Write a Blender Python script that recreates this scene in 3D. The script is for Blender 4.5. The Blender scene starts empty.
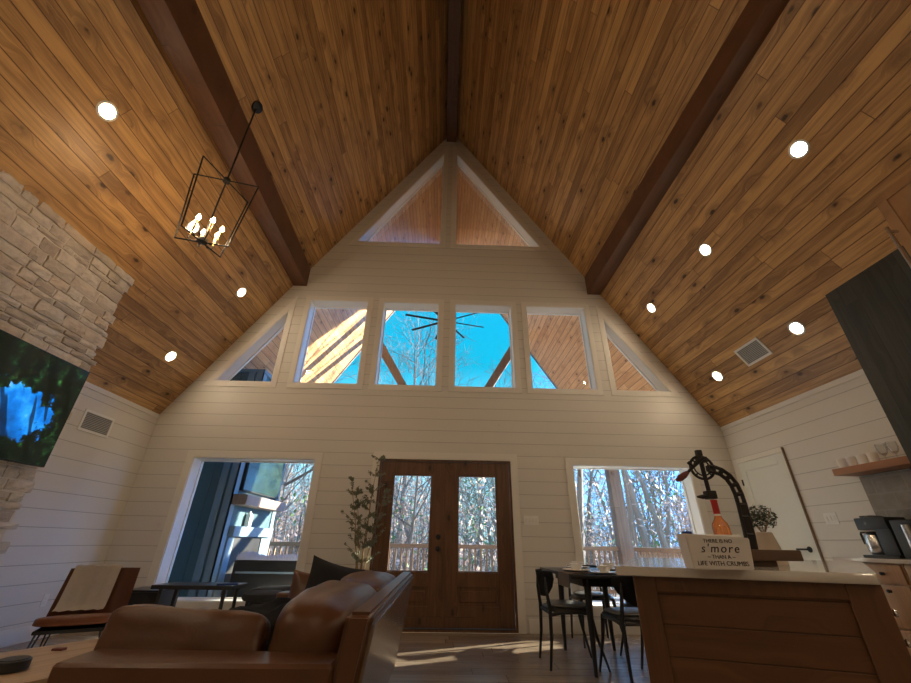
import bpy, bmesh, math, random
from mathutils import Vector, Matrix, noise
from mathutils.geometry import tessellate_polygon
random.seed(7)
PI = math.pi
S = bpy.context.scene
COL = S.collection
# ------------------------------------------------------------------ dimensions of the room (metres)
D, DO = 5.88, 6.12          # gable wall, inner and outer face
W, ZE, ZA = 4.319, 2.641, 9.567
SL = (ZA - ZE) / W
PHI = math.atan(SL)
YB = -4.6                   # wall behind the viewpoint
YP = 9.8                    # open end of the porch
def ceil_z(x): return ZA - SL * abs(x)

# ------------------------------------------------------------------ materials
def new_mat(name):
    m = bpy.data.materials.new(name); m.use_nodes = True
    nt = m.node_tree; nt.nodes.clear()
    out = nt.nodes.new('ShaderNodeOutputMaterial')
    b = nt.nodes.new('ShaderNodeBsdfPrincipled')
    nt.links.new(b.outputs[0], out.inputs[0])
    return m, nt, b, out
class N:
    """tiny node helper"""
    def __init__(s, nt): s.nt = nt
    def node(s, t, **kw):
        n = s.nt.nodes.new(t)
        for k, v in kw.items(): setattr(n, k, v)
        return n
    def put(s, sock, v):
        if v is None: return
        if isinstance(v, bpy.types.NodeSocket): s.nt.links.new(v, sock)
        else: sock.default_value = v
    def math(s, op, a, b=None, c=None, clamp=False):
        n = s.node('ShaderNodeMath', operation=op, use_clamp=clamp)
        for i, v in enumerate((a, b, c)): s.put(n.inputs[i], v)
        return n.outputs[0]
    def comb(s, x, y, z):
        n = s.node('ShaderNodeCombineXYZ')
        for i, v in enumerate((x, y, z)): s.put(n.inputs[i], v)
        return n.outputs[0]
    def noise(s, vec, scale=5, detail=3, rough=.5, dist=0):
        n = s.node('ShaderNodeTexNoise'); s.put(n.inputs['Vector'], vec)
        n.inputs['Scale'].default_value = scale; n.inputs['Detail'].default_value = detail
        n.inputs['Roughness'].default_value = rough; n.inputs['Distortion'].default_value = dist
        return n.outputs['Fac']
    def mix(s, f, a, b):
        n = s.node('ShaderNodeMix', data_type='RGBA')
        s.put(n.inputs[0], f)
        for i, v in ((6, a), (7, b)):
            s.put(n.inputs[i], (*v, 1) if isinstance(v, tuple) and len(v) == 3 else v)
        return n.outputs[2]
    def ramp(s, f, stops, interp='LINEAR'):
        n = s.node('ShaderNodeValToRGB'); s.put(n.inputs[0], f)
        cr = n.color_ramp; cr.interpolation = interp
        while len(cr.elements) < len(stops): cr.elements.new(.5)
        for e, (p, c) in zip(cr.elements, stops):
            e.position = p; e.color = (*c, 1) if len(c) == 3 else c
        return n.outputs[0]
    def smooth(s, v, lo, hi, a=0., b=1.):
        n = s.node('ShaderNodeMapRange', interpolation_type='SMOOTHSTEP')
        s.put(n.inputs[0], v)
        for i, x in zip((1, 2, 3, 4), (lo, hi, a, b)): n.inputs[i].default_value = x
        return n.outputs[0]
    def bump(s, h, strength=.3, dist=.01, normal=None):
        n = s.node('ShaderNodeBump'); s.put(n.inputs['Height'], h)
        n.inputs['Strength'].default_value = strength; n.inputs['Distance'].default_value = dist
        if normal: s.put(n.inputs['Normal'], normal)
        return n.outputs[0]
    def obj(s):
        return s.node('ShaderNodeTexCoord').outputs['Object']
def plain(name, c, rough=.5, metal=0, var=.12, scale=8, bump=0, coat=0, spec=None, stretch=None):
    """a painted, metal, cloth or leather surface with slight mottling"""
    m, nt, b, o = new_mat(name); n = N(nt)
    v = n.obj()
    if stretch:
        mp = n.node('ShaderNodeMapping'); n.put(mp.inputs[0], v); mp.inputs['Scale'].default_value = stretch; v = mp.outputs[0]
    f = n.noise(v, scale, 4, .6)
    n.put(b.inputs['Base Color'], n.mix(f, tuple(x * (1 - var) for x in c), tuple(min(1, x * (1 + var)) for x in c)))
    b.inputs['Roughness'].default_value = rough; b.inputs['Metallic'].default_value = metal
    if coat: b.inputs['Coat Weight'].default_value = coat; b.inputs['Coat Roughness'].default_value = .2
    if spec is not None: b.inputs['Specular IOR Level'].default_value = spec
    if bump: n.put(b.inputs['Normal'], n.bump(n.noise(v, scale * 6, 5, .6), bump, .01))
    return m
def emit(name, c, st):
    m, nt, b, o = new_mat(name)
    b.inputs['Base Color'].default_value = (*c, 1)
    b.inputs['Emission Color'].default_value = (*c, 1); b.inputs['Emission Strength'].default_value = st
    return m
def wood(name, c1, c2, dark, w=.13, across='X', along='Y', rough=.4, groove=.05, knots=1., seg=2.8, coat=0., grain=1., depth=.006, off=0., gcol=None, vary=.5):
    """planks: a rail of boards 'w' wide across one object axis, running along the other, with grain, knots and grooves"""
    m, nt, b, o = new_mat(name); n = N(nt)
    sp = n.node('ShaderNodeSeparateXYZ'); n.put(sp.inputs[0], n.obj())
    A, L = sp.outputs[across], sp.outputs[along]
    T = sp.outputs[[k for k in 'XYZ' if k not in (across, along)][0]]
    u = n.math('DIVIDE', n.math('ADD', A, 50. * w + off), w)
    idx = n.math('FLOOR', u); fr = n.math('FRACT', u)
    wn = n.node('ShaderNodeTexWhiteNoise', noise_dimensions='1D'); n.put(wn.inputs['W'], idx)
    r1 = wn.outputs['Value']
    al = n.math('ADD', L, n.math('MULTIPLY', r1, 17.))
    sg = n.math('FLOOR', n.math('DIVIDE', al, seg))
    wn2 = n.node('ShaderNodeTexWhiteNoise', noise_dimensions='2D'); n.put(wn2.inputs['Vector'], n.comb(idx, sg, 0.))
    r2 = wn2.outputs['Value']
    zz = n.math('ADD', n.math('MULTIPLY', r2, 60.), n.math('MULTIPLY', T, 2.))
    # knots
    vo = n.node('ShaderNodeTexVoronoi', feature='F1'); vo.inputs['Scale'].default_value = 1.; vo.inputs['Randomness'].default_value = 1.
    n.put(vo.inputs['Vector'], n.comb(n.math('MULTIPLY', A, 5.4), n.math('MULTIPLY', al, 2.9), zz))
    vd = n.math('ADD', vo.outputs['Distance'], n.math('MULTIPLY', n.noise(n.comb(A, al, zz), 30, 2), .08))
    vs = n.node('ShaderNodeSeparateColor'); n.put(vs.inputs[0], vo.outputs['Color'])
    gate = n.smooth(vs.outputs[0], .05, .5)
    kn = n.math('MULTIPLY', n.smooth(vd, .11, .20, 1., 0.), gate)
    halo = n.math('MULTIPLY', n.smooth(vd, .15, .55, 1., 0.), gate)
    ga = n.math('ADD', n.math('MULTIPLY', A, 26.), n.math('MULTIPLY', halo, 2.2))
    gr = n.noise(n.comb(ga, n.math('MULTIPLY', al, 1.1), zz), 1., 5, .62, .6)
    fine = n.noise(n.comb(n.math('MULTIPLY', A, 160.), n.math('MULTIPLY', al, 5.), zz), 1., 2, .5)
    blot = n.noise(n.comb(n.math('MULTIPLY', A, 5.), n.math('MULTIPLY', al, .9), zz), 1., 3, .6, 1.)
    gr = n.math('ADD', n.math('MULTIPLY', gr, .72), n.math('MULTIPLY', blot, .28))
    f = n.math('ADD', n.math('MULTIPLY', n.smooth(gr, .36, .64), .7 * grain), n.math('MULTIPLY', fine, .3 * grain))
    f = n.math('ADD', f, n.math('MULTIPLY', n.math('SUBTRACT', r2, .5), vary), clamp=True)
    c = n.mix(f, c1, c2)
    if knots:
        c = n.mix(n.math('MULTIPLY', halo, .5 * knots, clamp=True), c, tuple((x + y) / 2 for x, y in zip(dark, c1)))
        c = n.mix(n.math('MULTIPLY', kn, .9 * knots, clamp=True), c, tuple(x * .45 for x in dark))
    e = n.math('ABSOLUTE', n.math('SUBTRACT', fr, .5))
    g = n.smooth(e, .5 - groove, .5 - groove * .35)
    endf = n.math('FRACT', n.math('DIVIDE', al, seg))
    ge = n.smooth(n.math('ABSOLUTE', n.math('SUBTRACT', endf, .5)), .5 - .004 / seg, .5 - .002 / seg)
    gg = n.math('MAXIMUM', g, n.math('MULTIPLY', ge, .8))
    c = n.mix(n.math('MULTIPLY', gg, .75), c, gcol or tuple(x * .35 for x in dark))
    n.put(b.inputs['Base Color'], c)
    b.inputs['Roughness'].default_value = rough
    if coat: b.inputs['Coat Weight'].default_value = coat; b.inputs['Coat Roughness'].default_value = .25
    h = n.math('ADD', n.math('SUBTRACT', 1., gg), n.math('MULTIPLY', gr, .06))
    n.put(b.inputs['Normal'], n.bump(h, .6, depth))
    return m
def paint_boards(name, c, w=.178, axis='Z', off=0., rough=.45):
    """painted shiplap: horizontal boards with a shadow gap"""
    m, nt, b, o = new_mat(name); n = N(nt)
    sp = n.node('ShaderNodeSeparateXYZ'); ob = n.obj(); n.put(sp.inputs[0], ob)
    u = n.math('DIVIDE', n.math('ADD', sp.outputs[axis], 50 * w + off), w)
    e = n.math('ABSOLUTE', n.math('SUBTRACT', n.math('FRACT', u), .5))
    g = n.smooth(e, .5 - .022, .5 - .010)
    f = n.noise(ob, 1.3, 3, .5)
    base = n.mix(f, tuple(x * .95 for x in c), c)
    # faint knots showing through the paint
    vo = n.node('ShaderNodeTexVoronoi', feature='F1'); vo.inputs['Scale'].default_value = 1.6
    n.put(vo.inputs['Vector'], ob)
    k = n.smooth(vo.outputs['Distance'], .02, .06, .12, 0.)
    base = n.mix(k, base, (.35, .30, .24))
    n.put(b.inputs['Base Color'], n.mix(n.math('MULTIPLY', g, .62), base, tuple(x * .25 for x in c)))
    b.inputs['Roughness'].default_value = rough
    n.put(b.inputs['Normal'], n.bump(n.math('SUBTRACT', 1., g), .5, .006))
    return m

M = {}
PINE = dict(c1=(.30, .155, .056), c2=(.68, .40, .155), dark=(.13, .06, .024))
M['ceiling'] = wood('stained pine boards', **PINE, w=.132, rough=.42, groove=.045, coat=.05, knots=1.1, vary=.7, seg=4.6)
M['porch_ceiling'] = wood('porch pine boards', (.56, .28, .12), (.80, .48, .23), (.28, .12, .05), w=.132, rough=.4, groove=.06)
M['beam'] = wood('dark stained beam', (.105, .043, .020), (.17, .075, .034), (.07, .03, .015), w=.6, rough=.5, groove=.0, knots=.6, vary=.2, off=.27)
M['timber'] = wood('porch timber', (.19, .135, .11), (.29, .215, .18), (.11, .07, .05), w=.8, across='X', along='Z', rough=.6, groove=.0, knots=.6, vary=.1)
M['rail_wood'] = wood('deck rail wood', (.25, .155, .10), (.35, .23, .155), (.2, .1, .05), w=.8, across='Z', along='X', rough=.6, groove=0, knots=.4, vary=.1)
M['floor'] = wood('oak floor planks', (.20, .15, .11), (.33, .26, .195), (.15, .09, .055), w=.19, across='Y', along='X', rough=.27, groove=.018, knots=.35, depth=.002, vary=.7)
M['deck'] = wood('deck boards', (.42, .36, .30), (.56, .49, .42), (.2, .15, .1), w=.14, across='Y', along='X', rough=.7, groove=.04)
M['door'] = wood('knotty alder door', (.09, .040, .018), (.17, .08, .036), (.07, .026, .01), w=.9, across='X', along='Z', rough=.38, groove=0, knots=1, vary=.1, off=.45, coat=.2)
M['island'] = wood('island pine boards', (.085, .032, .010), (.15, .063, .021), (.10, .035, .012), w=.092, across='Z', along='X', rough=.42, groove=.03, knots=1, vary=.4, coat=.1)
M['cab_wood'] = wood('kitchen cabinet pine', (.34, .18, .085), (.48, .28, .14), (.16, .06, .02), w=1.2, across='Y', along='Z', rough=.4, groove=0, knots=.8, vary=.15, off=.6)
M['shelf'] = wood('shelf board', (.33, .14, .06), (.48, .24, .12), (.15, .06, .03), w=.9, across='X', along='Y', rough=.5, groove=0, knots=.6, vary=.1)
M['table_wood'] = wood('coffee table oak', (.40, .26, .15), (.54, .38, .24), (.25, .14, .08), w=.17, across='X', along='Y', rough=.42, groove=.012, knots=.5, vary=.35)
M['dark_wood'] = wood('dark walnut board', (.075, .042, .025), (.12, .07, .04), (.04, .02, .01), w=.9, across='Y', along='X', rough=.55, groove=0, knots=.6)
M['wall'] = paint_boards('white shiplap', (.73, .70, .645))
M['stopw'] = plain('door stop strip', (.22, .15, .10), .6)
M['trimw'] = plain('white trim paint', (.78, .75, .69), .4, var=.03)
M['jamb'] = plain('jamb paint', (.84, .84, .82), .35, var=.02)
M['doorw'] = plain('white door paint', (.76, .77, .70), .35, var=.02)
M['hood'] = wood('black green boards', (.022, .026, .021), (.055, .06, .05), (.008, .009, .008), w=.135, across='Y', along='Z', rough=.42, groove=.025, knots=.2)
M['teal'] = wood('teal painted boards', (.045, .098, .12), (.06, .125, .15), (.03, .06, .08), w=.30, across='X', along='Z', rough=.5, groove=.03, knots=0, grain=.4)
M['tealtrim'] = plain('slate blue trim', (.16, .23, .29), .5)
M['black'] = plain('black painted metal', (.014, .014, .015), .42, var=.2)
M['blackwood'] = plain('black stained wood', (.016, .016, .018), .38, var=.2, coat=.2)
M['seatpad'] = plain('grey seat pad', (.16, .17, .18), .35, var=.15, coat=.3)
M['black_cloth'] = plain('black cloth', (.013, .013, .016), .85, var=.3, bump=.4, scale=30)
M['iron'] = plain('cast iron', (.020, .016, .015), .45, metal=.4, var=.3)
M['leather'] = plain('cognac leather', (.105, .042, .016), .36, var=.35, scale=5, bump=.12)
M['leather2'] = plain('brown chair leather', (.17, .055, .022), .4, var=.25, scale=5, bump=.12)
M['throw'] = plain('cream woven throw', (.80, .72, .63), .9, var=.08, scale=40, bump=.6)
M['quartz'] = plain('pale quartz', (.60, .56, .51), .09, var=.05, scale=14)
M['ceramic'] = plain('white ceramic', (.86, .85, .82), .25, var=.02)
M['signw'] = plain('white enamel', (.66, .62, .58), .45, var=.03)
M['ink'] = plain('black ink', (.02, .018, .018), .6)
M['steel'] = plain('brushed steel', (.62, .62, .64), .25, metal=1, var=.1, stretch=(1, 1, 20))
M['brass'] = plain('brass', (.55, .38, .18), .3, metal=1)
M['red'] = plain('red wax foil', (.45, .03, .03), .35)
M['redwood'] = plain('red brown handle', (.14, .03, .022), .4)
M['napkin'] = plain('grey linen runner', (.33, .28, .25), .9, var=.1, scale=50, bump=.4)
M['navy'] = plain('navy cloth', (.02, .05, .2), .8)
M['fluffy'] = plain('pale blue grey fur', (.62, .64, .80), 1., var=.15, scale=60)
M['bark'] = plain('bark', (.32, .27, .23), .9, var=.35, scale=6, stretch=(1, 1, .25))
M['twig'] = plain('grey brown twigs', (.20, .16, .14), .9, var=.3)
M['leaf_green'] = plain('holly green leaves', (.11, .22, .055), .6, var=.4, scale=3)
M['leaf_tan'] = plain('dry beech leaves', (.62, .43, .34), .8, var=.3, scale=3)
M['pine_leaf'] = plain('pine needles', (.09, .19, .06), .7, var=.4, scale=2)
M['olive_leaf'] = plain('faux olive leaves', (.17, .19, .12), .55, var=.35, scale=20)
M['sprig'] = plain('dark sprigs', (.045, .06, .028), .5, var=.4, scale=30)
M['stem'] = plain('tan stems', (.30, .19, .085), .7)
M['pot'] = plain('beige pot', (.50, .42, .34), .7)
M['ground'] = plain('leaf litter', (.30, .20, .13), .95, var=.4, scale=1.5)
M['vent_dark'] = plain('dark duct', (.10, .10, .10), .7)
M['vent'] = plain('grey vent louvres', (.42, .42, .41), .5)
M['light'] = emit('lamp lens', (1., .80, .56), 68)
M['light_added'] = emit('lamp lens of the rear circuit', (1., .80, .55), 104)  # stronger glow for the lamps added out of view
M['bulb'] = emit('candle bulb', (1., .66, .34), 90)
M['display'] = emit('small blue display', (.1, .2, 1.), .4)
def mk_stone():
    m, nt, b, o = new_mat('dressed limestone'); n = N(nt)
    at = n.node('ShaderNodeAttribute', attribute_name='tone')
    ob = n.obj()
    f = n.noise(ob, 9, 6, .65)
    c = n.ramp(at.outputs['Fac'], [(0, (.46, .40, .34)), (.35, (.60, .55, .48)), (.65, (.74, .69, .62)), (1, (.64, .54, .44))])
    c = n.mix(n.smooth(f, .4, .75, 0, .55), c, (.34, .29, .25))
    n.put(b.inputs['Base Color'], c); b.inputs['Roughness'].default_value = .85
    n.put(b.inputs['Normal'], n.bump(n.noise(ob, 26, 6, .7), .7, .02))
    return m
M['stone'] = mk_stone()
M['mortar'] = plain('pale mortar', (.70, .65, .57), .95, bump=.4, scale=20)
def mk_backsplash():
    m, nt, b, o = new_mat('stone backsplash'); n = N(nt)
    ob = n.obj()
    br = n.node('ShaderNodeTexBrick'); sp = n.node('ShaderNodeSeparateXYZ'); n.put(sp.inputs[0], ob)
    n.put(br.inputs['Vector'], n.comb(sp.outputs['Y'], sp.outputs['Z'], 0.))
    br.inputs['Scale'].default_value = 1.7; br.inputs['Color1'].default_value = (.27, .23, .19, 1); br.inputs['Color2'].default_value = (.17, .15, .13, 1)
    br.inputs['Mortar'].default_value = (.27, .24, .20, 1); br.inputs['Mortar Size'].default_value = .012
    f = n.noise(ob, 12, 5, .65)
    n.put(b.inputs['Base Color'], n.mix(n.smooth(f, .35, .7, 0, .6), br.outputs['Color'], (.34, .30, .26)))
    b.inputs['Roughness'].default_value = .5
    return m
M['backsplash'] = mk_backsplash()
def mk_glass(name, tint=(1, 1, 1), refl=.9):
    m = bpy.data.materials.new(name); m.use_nodes = True; nt = m.node_tree; nt.nodes.clear(); n = N(nt)
    o = n.node('ShaderNodeOutputMaterial'); t = n.node('ShaderNodeBsdfTransparent'); t.inputs[0].default_value = (*tint, 1)
    g = n.node('ShaderNodeBsdfGlossy'); g.inputs['Roughness'].default_value = .02
    fr = n.node('ShaderNodeFresnel'); fr.inputs[0].default_value = 1.45
    mx = n.node('ShaderNodeMixShader'); n.put(mx.inputs[0], n.math('MULTIPLY', fr.outputs[0], refl, clamp=True))
    nt.links.new(t.outputs[0], mx.inputs[1]); nt.links.new(g.outputs[0], mx.inputs[2]); nt.links.new(mx.outputs[0], o.inputs[0])
    return m
M['glass'] = mk_glass('window glass', (.97, .99, .99), .35)
M['glassware'] = mk_glass('drinking glass', (.95, .96, .96), .45)
def mk_rose():
    m, nt, b, o = new_mat('rose wine glass')
    b.inputs['Base Color'].default_value = (1., .42, .16, 1); b.inputs['Roughness'].default_value = .05
    b.inputs['Transmission Weight'].default_value = .75; b.inputs['IOR'].default_value = 1.33
    return m
M['rose'] = mk_rose()
def mk_screen(name, dim, deep=False):
    """a lit screen showing a leafy garden scene"""
    m, nt, b, o = new_mat(name); n = N(nt); ob = n.obj()
    sp = n.node('ShaderNodeSeparateXYZ'); n.put(sp.inputs[0], ob)
    y, z = sp.outputs['Y'], sp.outputs['Z']
    v = n.comb(0., y, z)
    f = n.noise(v, 11, 6, .72, .25)
    leaf = n.ramp(f, [(.0, (.0, .002, .001)), (.52, (.002, .006, .004)), (.60, (.008, .03, .010)), (.68, (.02, .11, .025)), (.80, (.2, .42, .1))])
    trunk = n.smooth(n.noise(n.comb(0., n.math('MULTIPLY', n.math('ADD', y, n.math('MULTIPLY', z, .4)), 5.), z), 1.6, 2, .4), .52, .6)
    c = n.mix(n.math('MULTIPLY', trunk, .85), leaf, (.0, .003, .002))
    if deep:
        dy = n.math('SUBTRACT', y, .32); dz = n.math('SUBTRACT', z, -.08)
        d = n.math('SQRT', n.math('ADD', n.math('MULTIPLY', dy, dy), n.math('MULTIPLY', n.math('MULTIPLY', dz, dz), 2.6)))
        blob = n.smooth(n.math('ADD', d, n.math('MULTIPLY', n.math('SUBTRACT', n.noise(v, 9, 5, .65), .5), .8)), .30, .36, 1., 0.)
        pool = n.ramp(n.noise(v, 4, 4, .6), [(.3, (.0, .05, .2)), (.5, (.0, .16, .62)), (.62, (.02, .32, .9)), (.8, (.3, .65, .95))])
        c = n.mix(n.math('MULTIPLY', blob, n.smooth(trunk, .2, .8, 1., .15)), c, pool)
    b.inputs['Base Color'].default_value = (.005, .005, .005, 1); b.inputs['Roughness'].default_value = .12
    n.put(b.inputs['Emission Color'], c); b.inputs['Emission Strength'].default_value = dim
    return m
M['screen'] = mk_screen('television picture', .75, True)
M['screen2'] = mk_screen('porch television glass', .0)

# ------------------------------------------------------------------ mesh helpers
def BM(): return bmesh.new()
def add_box(bm, lo, hi, bev=0., mat=None, seg=2):
    """axis aligned box from corner lo to corner hi, optionally bevelled and transformed"""
    c = [(a + b) / 2 for a, b in zip(lo, hi)]; s = [abs(b - a) for a, b in zip(lo, hi)]
    r = bmesh.ops.create_cube(bm, size=1., matrix=Matrix.Translation(c) @ Matrix.Diagonal((*s, 1)))
    vs = r['verts']
    if bev:
        es = list({e for v in vs for e in v.link_edges})
        rb = bmesh.ops.bevel(bm, geom=es, offset=min(bev, min(s) * .49), segments=seg, affect='EDGES', profile=.7)
        vs = list({v for f in rb['faces'] for v in f.verts} | {v for v in vs if v.is_valid})
    if mat is not None: bmesh.ops.transform(bm, matrix=mat, verts=vs)
    return vs
def add_tube(bm, pts, r, n=8, cap=True):
    """a round bar through pts; r is a radius or a list of radii"""
    pts = [Vector(p) for p in pts]; rs = r if isinstance(r, (list, tuple)) else [r] * len(pts)
    rings = []; up = None
    for i, p in enumerate(pts):
        t = (pts[min(i + 1, len(pts) - 1)] - pts[max(i - 1, 0)]).normalized()
        if up is None: up = Vector((0, 0, 1)) if abs(t.z) < .9 else Vector((1, 0, 0))
        a = t.cross(up)
        if a.length < 1e-4: a = t.cross(Vector((0, 1, 0)))
        a.normalize(); b_ = a.cross(t).normalized(); up = b_
        rings.append([bm.verts.new(p + (a * math.cos(2 * PI * k / n) + b_ * math.sin(2 * PI * k / n)) * rs[i]) for k in range(n)])
    for q0, q1 in zip(rings, rings[1:]):
        for k in range(n): bm.faces.new((q0[k], q0[(k + 1) % n], q1[(k + 1) % n], q1[k]))
    if cap:
        bm.faces.new(rings[0][::-1]); bm.faces.new(rings[-1])
def add_lathe(bm, prof, n=24, c=(0, 0, 0)):
    """prof: list of (radius, z)"""
    rings = [[bm.verts.new((c[0] + max(r, 1e-4) * math.cos(2 * PI * k / n), c[1] + max(r, 1e-4) * math.sin(2 * PI * k / n), c[2] + z)) for k in range(n)] for r, z in prof]
    for a, b in zip(rings, rings[1:]):
        for k in range(n): bm.faces.new((a[k], a[(k + 1) % n], b[(k + 1) % n], b[k]))
    bm.faces.new(rings[0][::-1]); bm.faces.new(rings[-1])
def add_prism(bm, poly, f0, f1):
    """poly: 2-D points; f0(p), f1(p) map them to the two 3-D end faces"""
    a = [bm.verts.new(f0(p)) for p in poly]; b = [bm.verts.new(f1(p)) for p in poly]
    n = len(poly)
    for i in range(n): bm.faces.new((a[i], a[(i + 1) % n], b[(i + 1) % n], b[i]))
    bm.faces.new(a[::-1]); bm.faces.new(b)
def obj(name, bm, mat, parent=None, smooth=True, loc=None, rot=None, angle=40):
    bmesh.ops.recalc_face_normals(bm, faces=bm.faces[:])
    me = bpy.data.meshes.new(name); bm.to_mesh(me); bm.free()
    if mat: me.materials.append(mat)
    if smooth:
        for p in me.polygons: p.use_smooth = True
        try: me.set_sharp_from_angle(angle=math.radians(angle))
        except Exception: pass
    o = bpy.data.objects.new(name, me); COL.objects.link(o)
    if parent: o.parent = parent
    if loc: o.location = loc
    if rot: o.rotation_euler = rot
    return o
def tag(o, label, cat=None, group=None, kind=None):
    if label: o['label'] = label
    if cat: o['category'] = cat
    if group: o['group'] = group
    if kind: o['kind'] = kind
    return o
def thing(name, label, cat, loc=(0, 0, 0), rz=0., group=None, kind=None):
    o = bpy.data.objects.new(name, None); COL.objects.link(o); o.location = loc; o.rotation_euler = (0, 0, rz)
    o.empty_display_size = .05
    return tag(o, label, cat, group, kind)
def struct(name, bm, mat, label, parent=None, **k):
    o = obj(name, bm, mat, parent, **k)
    if not parent: tag(o, label, None, None, 'structure'); o['category'] = name.split('_')[0]
    return o
def bx(lo, hi, bev=0., seg=2, mat=None):
    b = BM(); add_box(b, lo, hi, bev, mat, seg); return b
def tb(pts, r, n=8):
    b = BM(); add_tube(b, pts, r, n); return b
def dup(root, loc, rz=None, label=None, group=None, scale=None):
    r = root.copy(); COL.objects.link(r); r.location = loc
    if rz is not None: r.rotation_euler = (0, 0, rz)
    if label: r['label'] = label
    if group: r['group'] = group
    if scale: r.scale = (scale,) * 3
    for ch in list(root.children):
        c = ch.copy(); COL.objects.link(c); c.parent = r
        for g in list(ch.children):
            d = g.copy(); COL.objects.link(d); d.parent = c
    return r
def cushion(w, d, h, n=5., wr=.012, seed=0, crown=.25, div=14, dent=0.):
    """soft boxed cushion w x d x h centred on the origin"""
    b = BM(); bmesh.ops.create_cube(b, size=2.); bmesh.ops.subdivide_edges(b, edges=b.edges[:], cuts=div, use_grid_fill=True)
    for v in b.verts:
        p = v.co; m = (abs(p.x) ** n + abs(p.y) ** n + abs(p.z) ** n) ** (1 / n)
        q = p / m
        cr = 1 + crown * (1 - q.x * q.x) * (1 - q.y * q.y)
        zz = q.z * (1 - crown * .5) * cr
        k = noise.noise(Vector((q.x * 2.2 + seed, q.y * 2.2, q.z * 1.2))) + .5 * noise.noise(Vector((q.x * 6 + seed, q.y * 5, q.z * 3)))
        v.co = Vector((q.x * w / 2, q.y * d / 2, zz * h / 2)) + q.normalized() * (k * wr)
        if dent: v.co.z -= dent * math.exp(-((q.x) ** 2 + (q.y) ** 2) * 3) * max(0, q.z)
    return b
def pillow(w, h, t, n=18, seed=0):
    """knife-edge throw pillow standing in x (width) and z (height), y is its thickness"""
    b = BM(); f, k = [], []
    for side, L in ((1, f), (-1, k)):
        for i in range(n + 1):
            row = []
            for j in range(n + 1):
                u, v = i / n * 2 - 1, j / n * 2 - 1
                th = t / 2 * max(0., (1 - abs(u) ** 2.6) * (1 - abs(v) ** 2.6)) ** .55
                x = u * w / 2 * (1 - .10 * (1 - v * v)); z = v * h / 2 * (1 - .10 * (1 - u * u))
                wv = noise.noise(Vector((u * 2 + seed, v * 2, side))) * .02 * (1 - abs(u * v))
                row.append(b.verts.new((x, side * (th + (wv if th > .01 else 0)), z)))
            L.append(row)
    for L in (f, k):
        for i in range(n):
            for j in range(n): b.faces.new((L[i][j], L[i + 1][j], L[i + 1][j + 1], L[i][j + 1]))
    bmesh.ops.remove_doubles(b, verts=b.verts[:], dist=.0008)
    return b

# ------------------------------------------------------------------ gable wall with its openings
wins = {  # openings in the gable wall as (x, z) loops
 1: [(-3.605, .285), (-1.86, .285), (-1.86, 2.03), (-3.605, 2.03)],
 2: [(1.90, .285), (3.645, .285), (3.645, 2.03), (1.90, 2.03)],
 3: [(-3.665, 3.204), (-2.765, 3.204), (-2.765, 4.56)],
 4: [(-2.43, 3.204), (-1.41, 3.204), (-1.41, 4.775), (-2.43, 4.775)],
 5: [(-1.14, 3.204), (-.15, 3.204), (-.15, 4.775), (-1.14, 4.775)],
 6: [(.13, 3.204), (1.14, 3.204), (1.14, 4.775), (.13, 4.775)],
 7: [(1.40, 3.204), (2.46, 3.204), (2.46, 4.775), (1.40, 4.775)],
 8: [(2.765, 3.204), (3.665, 3.204), (2.765, 4.56)],
 9: [(-1.80, 6.152), (-.165, 6.152), (-.165, 8.80)],
 10: [(.11, 6.152), (1.79, 6.152), (.11, 8.83)],
}
door_hole = [(-.925, 0), (.985, 0), (.985, 2.06), (-.925, 2.06)]
b = BM()
loops = [[(-W - .25, 0), (-.925, 0)] ]
outer = [(-W - .25, -.02), (W + .25, -.02), (W + .25, ZE), (W, ZE + .02), (0, ZA + .02), (-W, ZE + .02), (-W - .25, ZE)]
dh = [(-.925, 0.0), (.985, 0.0), (.985, 2.06), (-.925, 2.06)]
holes = [list(v) for v in wins.values()] + [dh]
allp = [outer] + holes
flat = [p for L in allp for p in L]
tris = tessellate_polygon([[Vector((x, z, 0)) for x, z in L] for L in allp])
fv = [b.verts.new((x, D, z)) for x, z in flat]; bv = [b.verts.new((x, DO, z)) for x, z in flat]
for t in tris:
    try: b.faces.new([fv[i] for i in t]); b.faces.new([bv[i] for i in reversed(t)])
    except ValueError: pass
k = 0
for L in allp:
    m_ = len(L)
    for i in range(m_):
        b.faces.new((fv[k + i], fv[k + (i + 1) % m_], bv[k + (i + 1) % m_], bv[k + i]))
    k += m_
struct('wall_back', b, M['wall'], 'tall white shiplap gable wall with windows and the double doors', smooth=False)
def inset(L, d):
    """offset a convex loop outwards by d"""
    n = len(L); c = Vector((sum(p[0] for p in L) / n, sum(p[1] for p in L) / n)); out = []
    ar = sum(L[i][0] * L[(i + 1) % n][1] - L[(i + 1) % n][0] * L[i][1] for i in range(n))
    s = 1 if ar > 0 else -1
    for i in range(n):
        p0, p1, p2 = Vector(L[i - 1]), Vector(L[i]), Vector(L[(i + 1) % n])
        d1 = (p1 - p0).normalized(); d2 = (p2 - p1).normalized()
        n1 = Vector((d1.y, -d1.x)) * s; n2 = Vector((d2.y, -d2.x)) * s
        q = (n1 + n2) / (1 + n1.dot(n2)); out.append(tuple(p1 + q * d))
    return out
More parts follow.
